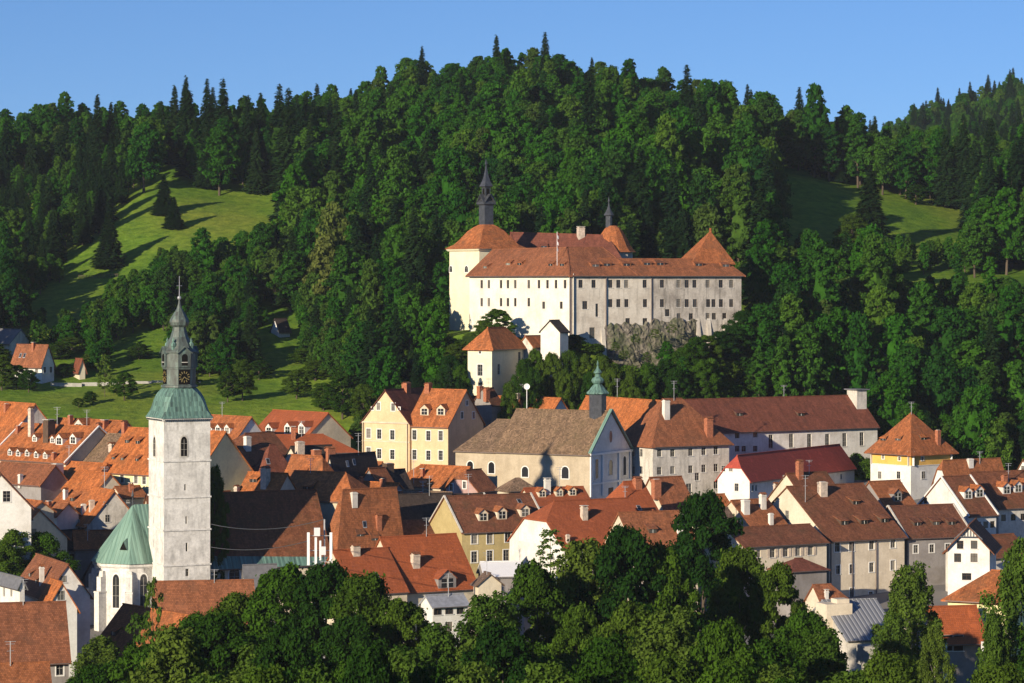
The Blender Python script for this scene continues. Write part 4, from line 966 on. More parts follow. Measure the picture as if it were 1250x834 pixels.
house('orange and brown hipped roof partly in the shadow of the tower', (412, 666), 521, 34, lx=394, rx=492, ridge='a', rp=598, ends='hg', wall='beige', roof=RU, ch=[(432, 612, 1.1, 1.6, 'w'), (462, 640, 1.0, 1.5, 'b')], sk=[(404, 616), (400, 620), (445, 640)], dm=[(440, 655, 1.6, .9, 's'), (458, 660, 1.6, .9, 's')])
house('broad dark roof lying fully in the shadow of the tower', (455, 655), 530, 24, lb=17, rx=562, ridge='a', rp=609, ends='hg', wall='shaded_plaster', roof=BR, autoR=(6, (1.2,)), wh=1.1)
# --- centre
house('cream house with two gabled dormers, pale gable and orange roof', (547, 519), 632, 58, lx=497, rx=590, ridge='b', rp=476, ends='gg', wall='yellow', roof=O_, o=.5, og=.3,
      winL=[(506, 531), (523, 532), (538, 532), (506, 555), (523, 556), (538, 556)], winR=[(564, 507, .9, 1.5, 'b'), (578, 507, .9, 1.5, 'b'), (570, 492, .8, 1.1, 'b')], ww=1.1, wh=2.1, ws='hb', dm=[(518, 507, 2.2, 1.5, 'g', 'cream'), (538, 507, 2.2, 1.5, 'g', 'cream')],
      ch=[(523, 476, 1.5, 1.2, 'b'), (543, 475, 1.8, 1.0, 'b')], base=12)
#house('yellow gabled front with white corner strips facing the old quarter', (499, 514), 634, 24, lx=488, lb=16, ridge='b', rp=476, la=None, rx=None, wall='yellow', roof=MR) if False else None
#house('small cream gabled cross wing of a yellow house, roof tinted maroon for its shade, facing left', (497, 516), 628, -12, lb=14, rx=442, ridge='b', rp=476, wall='yellow', roof=MR) if False else None
house('orange roof with a leaning metal chimney in front of the yellow house', (557, 594), 590, 54, lx=476, la=9, ridge='b', rp=570, ends='gh', wall='cream', roof=O_, ch=[(516, 582, .8, 1.4, 'b')], ant=[(505, 590, 5)])
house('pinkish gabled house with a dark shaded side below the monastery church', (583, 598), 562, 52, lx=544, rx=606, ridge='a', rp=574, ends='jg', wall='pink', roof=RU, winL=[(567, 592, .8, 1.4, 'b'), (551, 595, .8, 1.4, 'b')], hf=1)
house('small brown tiled roof in the shaded centre with two little chimneys', (536, 624), 548, 56, lx=478, la=8, ridge='b', rp=601, wall='shaded_plaster', roof=OL, ch=[(488, 607, .9, 1.2, 'b'), (513, 607, .8, 1.0, 'b')])
house('narrow orange roof strip between two shaded roofs left of centre', (474, 606), 556, 56, lx=425, la=6.5, ridge='b', rp=590, wall='shaded_plaster', roof=O_, ch=[(467, 594, .9, 1.5, 'b'), (441, 592, .7, 1.2, 'b')])
house('tiny orange roof with metal flue just below the yellow gable', (455, 580), 580, 56, lx=432, la=6, ridge='b', rp=564, wall='shaded_plaster', roof=O_)
house('dark gabled house with stepped chimney throwing shade before the yellow house', (478, 598), 570, 40, lx=456, rx=504, ridge='a', rp=574, wall='shaded_plaster', roof='roof_dark', ch=[(474, 578, 1.8, 2.0, 'd')])
house('long shaded slate blue roof left of the ochre house', (500, 655), 534, 24, lb=13, rx=566, ridge='a', rp=604, wall='shaded_plaster', roof='roof_dark', autoR=(3, (1.5,)))  # dark roof and wall colours stand for the shadow over this house
house('shaded roof with thin pale fire walls in the dark centre', (560, 640), 548, 26, lb=12, rx=606, ridge='a', rp=604, wall='shaded_plaster', roof='roof_dark', verge='stone_trim')
house('ochre town house with brown roof, three wooden dormers and pale fire walls', (564, 648), 524, 25, lb=15, rx=668, ridge='a', rp=606, wall='ochre', roof=BR, verge='stone_trim', ww=1.2, wh=2.0, ws='hb', winR=[(579, 657), (598, 657), (620, 655), (598, 679), (618, 678), (579, 680)],
      dm=[(590, 636, 1.9, 1.4, 'g', 'beige', RU), (613, 634, 1.9, 1.5, 'g', 'beige', RU), (641, 631, 1.9, 1.5, 'g', 'beige', RU)], sk=[(634, 612)])
house('low red roof with three small dormers in front of the monastery church', (652, 616), 548, 22, lb=9, rx=722, ridge='a', rp=596, wall='cream', roof=RD, dm=[(662, 607, 1.5, 1.1, 'g', 'cream', O_), (683, 606, 1.5, 1.1, 'g', 'cream', O_), (699, 605, 1.5, 1.1, 'g', 'cream', O_)], ch=[(668, 602, 1.1, 2.6, 'w')])
house('small brown hipped roof and cream wall beneath the church windows', (621, 597), 556, 24, lb=5, rx=655, ridge='a', rp=583, ends='hh', wall='cream', roof=OL, winR=[(624, 601, .9, .9, 'd')])
house('red roofed house with blank white half hipped gable above the trees', (688, 668), 506, 30, lx=622, rx=800, ridge='a', rp=612, ends='jg', wall='white', roof=RD, ch=[(713, 633, 1.1, 2.0, 'p'), (693, 662, .6, 1.3, 'p')])
house('steep dark red roof with pale right edge and small skylight', (768, 646), 524, 30, lb=17, rx=814, ridge='a', rp=588, ends='hg', wall='cream', roof=RD, ch=[(778, 594, 1.4, 1.4, 'b')], sk=[(780, 620)], dm=[(797, 633, 1.4, 1.0)], verge=None, ant=[(763, 610, 2.5)])
house('dark red roof with a big brick chimney beside the monastery wall', (815, 630), 545, 30, lb=12, rx=852, ridge='a', rp=583, wall='cream', roof=RU, ch=[(801, 602, 1.5, 2.6, 'b')], verge=None)
house('orange red roof with long ridge dormer rising among the tree tops', (775, 668), 500, 24, lb=12, rx=852, ridge='a', rp=626, wall='cream', roof=RU, dm=[(797, 651, 1.5, .9, 's')], ch=[(834, 640, .9, 2.0, 'w'), (830, 652, .9, 1.6, 'w')])
house('two gabled red tile house with white gable and large brick chimney', (492, 721), 486, 30, lb=16, rx=583, ridge='a', rp=656, wall='cream', roof=RD, ch=[(507, 690, 1.3, 1.8, 'p', 't'), (570, 722, 1.1, 2.2, 'b')], dm=[(546, 718, 3.4, 1.7, 'g', 'shaded_plaster')], o=.4)
house('plain red roof with square chimney left of the two gabled red house', (432, 724), 480, 30, lb=15, rx=497, ridge='a', rp=672, wall='cream', roof=RD, ch=[(434, 676, 1.3, 1.2, 'p')], sk=[(459, 702)], o=.4)
house('low white house with grey metal roof and dark windows behind treetops', (528, 739), 462, 26, lx=514, rx=571, ridge='a', rp=727, wall='white', roof='metal_light', winR=[(534, 745), (548, 744), (534, 766), (548, 765), (562, 744)], ww=1.3, wh=1.5, ws='hd', og=.3)
house('white awning roofed shed beside the ochre house', (592, 702), 492, 10, lb=7, rx=640, ridge='a', rp=686, wall='shaded_plaster', roof='white_paint', cat='shed', name='shed')
house('little gabled dormer house just right of the red roof above leaves', (584, 712), 482, 20, lx=578, rx=612, ridge='b', rp=700, wall='cream', roof=OL)
# --- behind the monastery church
house('flat orange roof with two chimney shadows behind the monastery church', (668, 512), 648, 50, lx=592, rx=700, ridge='b', rp=486, wall='white', roof=O_, ch=[(632, 488, 1.4, 1.4, 'p')])
house('dark stairway house at the foot of the gatehouse', (600, 492), 652, 45, lx=578, rx=612, ridge='a', rp=474, wall='shaded_plaster', roof=BR, ch=[(586, 480, 1.2, 1.6, 'b'), (594, 484, 1.2, 1.6, 'b')])
house('low house with plain grey sheet roof behind the monastery church', (663, 507), 664, 12, lb=9, rx=735, ridge='a', rp=484, wall='grey_plaster', roof='slate')
house('red roof between yellow house and gatehouse with two chimneys', (585, 508), 655, 46, lx=560, rx=606, ridge='a', rp=484, wall='shaded_plaster', roof=BR)
# --- convent and long building
cv = house('tall grey plastered monastery wing with cream end and brown hipped roof', (797, 540), 600, 30, lb=14.5, rx=890, ridge='a', rp=487, ends='hh', hf=.97, wall='grey_plaster', roof=RU, o=.8,
      winR=[(805, 553), (821, 553), (843, 552), (859, 551), (874, 550), (805, 575), (821, 574), (843, 573), (859, 572), (874, 571), (851, 582), (841, 598, 1.4, 2.6, 'h'), (874, 592)], winL=[(773, 553), (782.5, 553), (773, 574), (782.5, 574)], ww=1.1, wh=1.6, ws='h',
      ch=[(813, 509, 1.3, 3.4, 'w'), (865, 530, 1.5, 3.2, 'b'), (786, 486, 1.4, 1.3, 'p'), (820, 486, 1.8, 1.0, 'p')])
house('orange roofed monastery wing joining the church turret from behind', (792, 541), 608, 30, lx=690, la=11, ridge='b', rp=490, ends='gg', wall='cream', roof=O_, o=.5, base=10, gut=False)
lb_ = house('long white building with brown tiled roof and tall windows under the wood', (852, 526), 630, 32, lb=14, rx=1071, ridge='a', rp=488, ends='gg', wall='old_white', roof=MR, o=.6,
      winR=[(941, 539), (966, 538), (988, 538), (1010, 538), (1031, 537), (1052, 536)] + [(1052, 566)] + [(900, 531, 1.2, 1.5, 'h'), (922, 530, 1.2, 1.5, 'h'), (900, 548, 1.2, 1.3, 'h'), (908, 548, 1.2, 1.3, 'h'), (922, 548, 1.2, 1.3, 'h')], ww=1.2, wh=3.0, ws='ht',
      dm=[(903, 508, 1.8, .8, 's'), (978, 508, 1.8, .8, 's')])
o2 = MB(); q = lb_.K + lb_.a * (lb_.La - 1.5) + lb_.b * 5.5; zc = zpy(476, q.y); o2.box(q, 2.8, 3.6, lb_.zE - 2, zc, R(32), 0); o2.box(q, 3.8, 4.6, zc, zc + .25, R(32), 1); part('stair_tower', o2, ['grey_plaster', 'slate'], lb_.root)
house('white house with long red roof and a shaded blue side below the monastery', (915, 585), 597, 58, lx=876, rx=1043, ridge='a', rp=556, ends='jg', f=.5, wall='white', roof='roof_bright_red', o=.5, winL=[(883, 572), (892, 572), (899, 595, .9, 1.6, 'h')], winR=[(919, 596), (923, 596), (1027, 582)], ww=.9, wh=1.2, ws='h', ch=[(975, 582, .8, 1.2, 'w')])
yt = house('square yellow and white tower house with orange pyramid roof', (1112, 548), 622, 38, lx=1063, rx=1162, ridge='b', rp=503, ends='hh', wall='bright_yellow', roof=O_, o=1.1,
      winL=[(1078, 558), (1098, 560)], winR=[(1126, 560)], ww=.7, wh=.8, ws='hb', dm=[(1078, 538, 1.8, .7, 'e'), (1096, 538, 1.8, .7, 'e'), (1128, 537, 1.8, .7, 'e')], ch=[(1145, 541, 1.0, 2.8, 'b')])
wl = MB(); zm = zpy(569, 622)
for Wl, pts in ((yt.WL, [(1097, 580, 1.1, 1.6), (1100, 592, 1.1, 1.2), (1074, 580, 1.1, 1.6)]), (yt.WR, [(1127, 580, 1.1, 1.6), (1150, 580, 1.1, 1.6)])):
    W3 = Wall(Wl.pt(-.04, 0, -.06), Wl.pt(Wl.L + .04, 0, -.06)); hs = []
    for px_, py_, w_, h_ in pts: s_, z_ = W3.hit(px_, py_); hs.append((s_ - w_ / 2, s_ + w_ / 2, z_ - h_ / 2, z_ + h_ / 2))
    W3.grid(wl, 10, zm)
    for h_ in hs: place_window(yt.root, W3.pt((h_[0] + h_[1]) / 2, (h_[2] + h_[3]) / 2), W3.ang, h_[1] - h_[0], h_[3] - h_[2], 'b')
    wl.bar(W3.pt(0, zm), W3.pt(W3.L, zm), .2, .14)
    for s_ in (.5, W3.L - .5): wl.bar(W3.pt(s_, zm), W3.pt(s_, yt.zE - .6), 1.0, .1, up=Vector((W3.d.x, W3.d.y, 0)))
part('white_lower_wall', wl, 'white', yt.root)
# --- right hand quarter
b1 = house('big grey brown town house with wide brown roof and small shed dormers', (1012, 658), 531, 30, lb=26, rx=1104, ridge='a', rp=594, wall='beige', roof=BR, ww=1.15, wh=1.75, ws='hb',
      winR=[(1022, 668), (1039.5, 667), (1064, 665), (1090, 663), (1023, 695.6, .9, 1.6, 'hb'), (1039.5, 694.6, .9, 1.7, 'hb'), (1064, 692.6, 1.1, 1.75, 'hb'), (1090, 690, 1.1, 1.75, 'hb'), (1040, 723.5, .95, 1.7, 'hb'), (1063, 726, .9, 1.1, 'hb'), (1089, 727, .9, 1.1, 'h')],
      dm=[(1031, 641, 1.7, .9, 's', 'white', RU), (1055, 640, 1.7, .9, 's', 'white', RU), (1080, 638, 1.7, .9, 's', 'white', RU), (1045, 616, 1.5, .8, 's', 'white', RU)],
      winL=[(961, 631, 1.1, 2.4, '')], ch=[(990, 634, 1.3, 2.6, 'w'), (1004, 604, 1.5, 2.4, 'p', 't')], ant=[(983, 613, 5)], o=.7)
pb_ = MB(); 
for s_ in (0.35, b1.La * .3, b1.La * .62): pb_.bar(b1.WR.pt(s_, -2, -.12), b1.WR.pt(s_, b1.zE - .7, -.12), .2, .2)
part('downpipe', pb_, 'gutter', b1.root)
b2 = house('grey brown wing with open pale shutters and low brown roof', (908, 665.5), 519, 30, lb=11, rx=1009, ridge='a', rp=645, wall='beige', roof=BR, ww=1.15, wh=1.7, ws='hs', winR=[(943, 675), (959, 674), (974, 673), (989.5, 672), (926, 676, .9, 1.3, 'h'), (1000, 697, .9, 1.5, 'h')], o=.7)
house('cream gabled house behind the big grey brown house', (988, 618), 556, 35, lx=934, rx=1035, ridge='a', rp=578, wall='cream', roof=BR, winL=[(957, 582, .5, .6, 'o')], ch=[(976, 583, 1.2, 3.0, 'b'), (947, 604, .8, 2.0, 'p')])
house('small brown roofs with row of pale chimneys between tree and cream gable', (925, 652), 533, 32, lb=16, rx=968, ridge='a', rp=611, wall='cream', roof=RU, ch=[(910, 626, 1.3, 2.4, 'w', 't'), (931, 620, 1.1, 2.4, 'w', 't'), (941, 640, .8, 2.0, 'w')])
house('brown mossy roof emerging behind the tall green tree', (872, 660), 524, 32, lb=14, rx=915, ridge='a', rp=622, wall='cream', roof=OL)
house('orange roof behind the tall green tree near the monastery wall', (858, 640), 540, 30, lb=12, rx=905, ridge='a', rp=604, wall='cream', roof=O_, ends='hg')
house('brown gable roof with fire wall behind the big grey brown house', (1094, 636), 556, 32, lb=16, rx=1130, ridge='a', rp=588, wall='shaded_plaster', roof=RU, dm=[(1096, 612, 2.0, 1.6, 'g', 'shaded_plaster')])
house('shaded house with pale roof seams behind the small white house', (1108, 655), 541, 22, lb=14, rx=1186, ridge='a', rp=618, wall='shaded_plaster', roof=BR, dm=[(1120, 642, 1.6, .8, 's'), (1143, 641, 1.6, .8, 's'), (1162, 641, 1.6, .8, 's')], autoR=(4, (2.4,)), verge='stone_trim')
b3 = house('white gabled house with brown roof, orange dormers and grey side wall', (1182, 628), 560, 30, lx=1118, rx=1216, ridge='a', rp=582, wall='white', roof=BR, ww=1.2, wh=1.3, ws='hd', autoR=(4, (2.2,)), winL=[(1130, 611, .9, 1.2, 'd')], ch=[(1169, 622, 1.6, 4.0, 'b')],
      dm=[(1182, 609, 2.0, 1.5, 'g', 'white', O_), (1196, 607, 2.0, 1.5, 'g', 'white', O_), (1210, 605, 2.0, 1.5, 'g', 'white', O_)], verge='white_trim')
house('adjoining brown roofed house with four orange dormers at the right edge', (1219, 619), 571, 30, lb=17, rx=1290, ridge='a', rp=577, wall='grey_plaster', roof=BR, ww=1.2, wh=1.3, ws='hd', autoR=(6, (2.2,)), dm=[(1229, 603, 2.0, 1.5, 'g', 'white', O_), (1243, 601, 2.0, 1.5, 'g', 'white', O_), (1256, 599, 2.0, 1.5, 'g', 'white', O_)], ch=[(1226, 592, 1.0, 1.8, 'b')], ant=[(1231, 590, 4)])
house('rust roofed house with small orange gable right of the yellow tower house', (1156, 588), 596, 30, lx=1140, rx=1228, ridge='a', rp=562, ends='jg', wall='white', roof=RU, ch=[(1184, 566, 1.2, 1.0, 'w')], ant=[(1196, 566, 2.5)])
house('white gable with one window at the right edge below the trees', (1262, 585), 600, 40, lx=1237, rx=1330, ridge='a', rp=561, wall='white', roof=BR, winL=[(1249, 572, 1.0, 1.1, '')])
b6 = house('small bright white gabled house with four dark windows at lower right', (1157, 668), 500, -14, lb=14, rx=1208, ridge='b', rp=642, wall='white', roof=BR, o=.9, og=.9, ww=1.2, wh=1.5, ws='hd', winR=[(1172, 665, 1.1, 1.4, 'hd'), (1189, 665, 1.1, 1.4, 'hd'), (1169, 681), (1189, 681), (1180, 704, 1.6, 1.2, 'hd')], ch=[(1160, 653, .8, 1.8, 'w')])
gt = MB(); 
for s_ in (-1, 1):
    c0 = b6.WR.pt(b6.WR.L / 2, b6.zR - .1, -.75); c1 = b6.WR.pt(b6.WR.L / 2 + s_ * 2.4, b6.zR - 2.3, -.75); gt.bar(c0, c1, .12, .18)
gt.bar(b6.WR.pt(b6.WR.L / 2 - 2, b6.zR - 1.9, -.75), b6.WR.pt(b6.WR.L / 2 + 2, b6.zR - 1.9, -.75), .1, .14)
for i in range(-3, 4): gt.bar(b6.WR.pt(b6.WR.L / 2 + i * .5, b6.zR - 1.9, -.75), b6.WR.pt(b6.WR.L / 2 + i * .5, b6.zR - .4 - abs(i) * .42, -.75), .08, .08)
part('gable_lattice', gt, 'metal_dark', b6.root)
house('grey shaded house between the small white house and the right edge', (1205, 680), 528, 30, lb=12, rx=1262, ridge='a', rp=655, wall='grey_plaster', roof=BR)
house('pale yellow building with shallow orange hipped roof at lower right', (1232, 731), 436, 62, lx=1157, la=12, ridge='b', rp=698, ends='gh', wall='pale_yellow', roof=O_, o=1.0)
# open shed by the yard
sh = house('open fronted shed with rust red roof beside the small yard', (1144, 778), 430, 14, lb=8, rx=1203, ridge='a', rp=741, wall='shaded_plaster', roof=RD, cat='shed', name='shed', o=1.0, winR=[(1155, 785, 2.0, 2.4, 'hox')[:5], (1170, 785, 1.6, 2.4, 'hox')])
pp = MB()
for px_ in (1196, 1150): s_, z_ = sh.WR.hit(px_, 790); pp.box(sh.WR.pt(s_, 0, -1.2), .45, .45, -3, sh.zE - .7, sh.WR.ang)
part('post', pp, 'white_trim', sh.root)
house('small dark red roof over a bay projecting from the shuttered wing', (965, 696), 508, 30, lb=6, rx=1009, ridge='a', rp=682, ends='hh', wall='shaded_plaster', roof='roof_maroon', cat='house')
house('small orange roof with white chimney below the big grey brown house', (1006, 742), 500, 20, lb=8, rx=1048, ridge='a', rp=714, ends='gh', wall='beige', roof=RU, ch=[(1009, 730, .6, 1.2, 'w')])
house('ribbed grey metal roof of a workshop below the big grey brown house', (1034, 780), 462, 16, lb=20, rx=1098, ridge='a', rp=733, wall='grey_plaster', roof='ribbed_metal', cat='workshop', name='workshop', base=-3)
cb_ = MB(); c_ = W(1064, 800, 400); cb_.box(c_, 3.4, 3.0, c_.z - 1.2, c_.z + 1.4, R(12), 0); cb_.bar(c_ + Vector((-1.2, 0, 1.3)), c_ + Vector((-1.2, 0, 2.0)), .1); cb_.bar(c_ + Vector((1.2, 0, -1)), Vector((c_.x + 1.2, c_.y, -4)), .35); cb_.bar(c_ + Vector((-1.2, 0, -1)), Vector((c_.x - 1.2, c_.y, -4)), .35)
single('water_tank', cb_, 'concrete', (c_.x, c_.y, -3), 'grey concrete box raised on posts among the trees at lower right', 'tank')
cb_ = MB(); c_ = W(1018, 748, 470); cb_.box(c_, 4.6, 4, -3, c_.z + 1.6, R(20), 0); cb_.box(c_ + Vector((1, 0, 0)), 2.2, 2.2, c_.z + 1.6, c_.z + 2.3, R(20), 0); single('utility_block', cb_, 'beige', (c_.x, c_.y, -2), 'square beige stair block beside the ribbed metal roof', 'building')
# fill houses deeper in the old quarter, seen only as dark walls and roof edges
house('narrow shaded house squeezed behind the bright orange row', (462, 590), 566, 50, lx=440, rx=480, ridge='a', rp=572, wall='shaded_plaster', roof=RU)
house('low house with rust roof right below the yellow gable', (455, 592), 598, 52, lx=420, rx=470, ridge='b', rp=572, wall='beige', roof=RU)
# ---- yellow gabled cross wing
yg = house('yellow house front with steep pale gable and maroon roof, left of the orange roofed half', (500, 516), 636.5, 58, lx=442, la=15, ridge='a', rp=476, wall='yellow', roof=MR, o=.35, og=.4, base=12,  # maroon tile puts the shade of this slope into the roof colour
      winL=[(450, 529), (463, 530), (479, 531), (450, 552), (463, 554), (479, 555), (462, 496, 1.0, 1.7, 'b'), (480, 497, 1.0, 1.7, 'b'), (455, 499, .6, .6, 'ob'), (487, 499, .6, .6, 'ob')], ww=1.15, wh=2.1, ws='hb', ch=[(496, 476, 1.7, 1.3, 'b')])
tb_ = MB(); 
for s_ in (.45, yg.WL.L - .45): tb_.bar(yg.WL.pt(s_, 12, -.05), yg.WL.pt(s_, yg.zE - .2, -.05), .9, .12, up=Vector((yg.WL.d.x, yg.WL.d.y, 0)))
tb_.bar(yg.WL.pt(0, yg.zE - .15, -.1), yg.WL.pt(yg.WL.L, yg.zE - .15, -.1), .3, .35); tb_.bar(yg.WL.pt(0, yg.zE - 4.3, -.05), yg.WL.pt(yg.WL.L, yg.zE - 4.3, -.05), .12, .25)
part('corner_trim', tb_, 'cream', yg.root)
# ---------------------------------------------------------------- other things
# mobile phone antenna mast in front of the nave
mc = W(396, 700, 455); mr = thing('antenna_mast', (mc.x, mc.y, 6), 'cluster of white mobile phone antenna panels on a pole before the nave', 'antenna mast')
pm = MB(); pm.bar(Vector((mc.x, mc.y, 0)), Vector((mc.x, mc.y, zpy(634, 455))), .22); part('pole', pm, 'metal_light', mr)
for px_, y0, y1, w_ in ((376.5, 650, 690, .42), (385.5, 656, 690, .36), (404, 650, 690, .42), (391, 660, 684, .3)):
    q = W(px_, y0, 453.5); pm = MB(); pm.box(q, w_, .3, zpy(y1, 453.5), q.z, 0); part('antenna_panel', pm, 'white_paint', mr)
for px_, py_ in ((387, 649), (394, 672)):
    q = W(px_, py_, 453.2); pm = MB(); pm.box(q, .9, .35, q.z - .7, q.z + .6, .2); part('equipment_box', pm, 'white_paint', mr)
pm = MB()
for py_ in (654, 672, 686): q = W(376.5, py_, 454); r_2 = W(404, py_, 454); pm.bar(q, r_2, .1)
part('cross_arm', pm, 'metal_light', mr)
# round mirror like dish on a pole behind the monastery church
q = W(643, 472, 650); pm = MB(); pm.bar(Vector((q.x, q.y, 24)), q, .14)
for i in range(14):
    a0, a1 = math.tau * i / 14, math.tau * (i + 1) / 14; f_ = lambda an: q + Vector((.68 * math.cos(an), -.2, .68 * math.sin(an))); pm.poly([q + Vector((0, -.05, 0)), f_(a0), f_(a1)])
    pm.poly([f_(a0), f_(a1), f_(a1) + Vector((0, .1, 0)), f_(a0) + Vector((0, .1, 0))])
single('satellite_dish', pm, 'white_paint', (q.x, q.y, 25), 'round white dish on a thin pole above the orange roof behind the church', 'dish')
# retaining wall along the path on the left meadow
wb_ = MB(); pts = [(62, 466), (100, 468), (150, 468), (185, 463), (215, 462), (245, 462)]
for (a_, y_), (c_, z_) in zip(pts, pts[1:]):
    p, q = W(a_, y_, 728), W(c_, z_, 727); p.z = zt(p.x, p.y); q.z = zt(q.x, q.y); wb_.bar(p, q, .4, 1.3)
single('garden_wall', wb_, 'concrete', (W(150, 466, 728).x, 728, 34), 'low pale stone wall along the path across the left meadow', 'wall')
# boulder stones near the meadow shed
# paved yard and road at lower right
q = [W(1120, 800, 425), W(1230, 800, 425)]
rd = MB(); P_ = [(1150, 792), (1203, 788), (1225, 850), (1120, 850)]
for i in range(8):
    y0, y1 = 425 - i * 12, 425 - (i + 1) * 12; xa = lambda y: (W(1158, 800, y).x, W(1212, 800, y).x)
    (a0, a1), (c0, c1) = xa(y0), xa(y1); zz = lambda x, y: zt(x, y) + .12
    rd.poly([Vector((a0, y0, zz(a0, y0))), Vector((a1, y0, zz(a1, y0))), Vector((c1, y1, zz(c1, y1))), Vector((c0, y1, zz(c0, y1)))])
o = single('road', rd, 'asphalt', (q[0].x, 400, 0), None, None); tag(o, kind='structure')
# parked motorcycle
def motorcycle(px_, D, lab):
    p = W(px_, 800, D); p.z = zt(p.x, p.y) + .16; r_ = thing('motorcycle', p, lab, 'motorcycle')
    for sx in (-.68, .68):
        wm = MB(); c_ = p + Vector((sx, 0, .32))
        for i in range(14):
            a0, a1 = math.tau * i / 14, math.tau * (i + 1) / 14
            wm.bar(c_ + Vector((.28 * math.cos(a0), 0, .28 * math.sin(a0))), c_ + Vector((.28 * math.cos(a1), 0, .28 * math.sin(a1))), .11, .11)
        part('wheel', wm, 'metal_dark', r_)
    bm_ = MB(); bm_.bar(p + Vector((-.68, 0, .32)), p + Vector((-.1, 0, .5)), .16, .2); bm_.bar(p + Vector((-.2, 0, .45)), p + Vector((.3, 0, .5)), .28, .42); bm_.bar(p + Vector((.68, 0, .32)), p + Vector((.42, 0, .95)), .1, .1); bm_.bar(p + Vector((0, 0, .8)), p + Vector((.42, 0, .88)), .3, .26); part('frame', bm_, 'wood_red', r_)
    sm = MB(); sm.bar(p + Vector((-.7, 0, .82)), p + Vector((0, 0, .76)), .28, .14); part('seat', sm, 'metal_dark', r_)
    hm = MB(); hm.bar(p + Vector((.36, -.36, 1.02)), p + Vector((.36, .36, 1.02)), .06); part('handlebar', hm, 'metal_light', r_)
motorcycle(1168, 424, 'small red motorcycle parked at the open shed')
# meadow fence
fb = MB()
for i in range(26):
    p = W(96 + i * 1.9, 356 - i * 1.05, 856 - i * .2); z = zt(p.x, p.y); fb.bar(Vector((p.x, p.y, z - .3)), Vector((p.x, p.y, z + 1.1)), .14)
    if i: fb.bar(Vector((pr_.x, pr_.y, pz_ + .9)), Vector((p.x, p.y, z + .9)), .1)
    pr_, pz_ = p, z
single('meadow_fence', fb, 'bark', (pr_.x, pr_.y, pz_), 'thin wooden fence crossing the steep left meadow', 'fence')

house('little orange roof between chimneys below the dormered orange row', (98, 616), 545, 50, lx=64, la=6, ridge='b', rp=600, wall='grey_plaster', roof=O_, ch=[(80, 608, .8, 1.5, 'w')], dm=[(88, 612, 1.2, .8, 's')])
house('tiny rust roof in the shaded yard right of the plain light grey gable', (70, 628), 533, 48, lx=44, la=5, ridge='b', rp=614, wall='white', roof=RU, ch=[(60, 622, .7, 1.3, 'b')])
house('low orange shed roof at the left edge above the small beige gabled house', (36, 624), 520, 40, lx=0, la=5, ridge='b', rp=612, wall='beige', roof=O_, cat='shed', name='shed')
house('narrow orange roof wedged beside the pale yellow house behind the tower', (150, 606), 548, 30, lb=7, rx=178, ridge='a', rp=594, wall='cream', roof=RU, ch=[(160, 600, .8, 1.4, 'b')])


# ---------------------------------------------------------------- trees
def leafcards(C, Nn, S, elong=1.5, r_=None):
    r_ = r_ or rng; n = len(C)
    Nn = Nn / (np.linalg.norm(Nn, axis=1, keepdims=True) + 1e-9)
    t_ = r_.normal(size=(n, 3)); u = np.cross(Nn, t_); u /= np.linalg.norm(u, axis=1, keepdims=True) + 1e-9; v = np.cross(Nn, u)
    S = S[:, None]; a = u * S * .5 * elong; b_ = v * S * .5
    bend = Nn * S * .18
    return np.stack([C - a - bend, C - b_ * .9 + a * .1, C + a - bend, C + b_ + a * .05], 1)
def quads_mesh(name, Q, mats, midx=None, extra=None):
    V_ = Q.reshape(-1, 3); nq = len(Q); me = bpy.data.meshes.new(name)
    nv = len(V_); faces = np.arange(nv).reshape(-1, 4)
    if extra is not None:
        ev, ef, em = extra; faces = np.concatenate([faces, ef + nv]); V_ = np.concatenate([V_, ev])
    me.vertices.add(len(V_)); me.vertices.foreach_set('co', V_.ravel().astype(np.float32))
    me.loops.add(faces.size); me.loops.foreach_set('vertex_index', faces.ravel().astype(np.int32))
    me.polygons.add(len(faces)); me.polygons.foreach_set('loop_start', np.arange(0, faces.size, 4, dtype=np.int32)); me.polygons.foreach_set('loop_total', np.full(len(faces), 4, dtype=np.int32))
    for x in mats: me.materials.append(M(x))
    if extra is not None: me.polygons.foreach_set('material_index', np.concatenate([np.zeros(nq, dtype=np.int32), np.full(len(ef), extra[2], dtype=np.int32)]))
    me.update(calc_edges=True); return me
def tube_arr(pts, rads, n=6):
    pts = [np.array(p, float) for p in pts]; V_ = []; F = []
    for i, (p, r) in enumerate(zip(pts, rads)):
        d = pts[min(i + 1, len(pts) - 1)] - pts[max(i - 1, 0)]; d /= np.linalg.norm(d) + 1e-9
        u = np.cross(d, [0.3, 1, 0.1]); u /= np.linalg.norm(u); v = np.cross(d, u)
        for k_ in range(n): V_.append(p + r * (u * math.cos(math.tau * k_ / n) + v * math.sin(math.tau * k_ / n)))
    for i in range(len(pts) - 1):
        for k_ in range(n): j = (k_ + 1) % n; F.append([i * n + k_, i * n + j, (i + 1) * n + j, (i + 1) * n + k_])
    return np.array(V_), np.array(F)
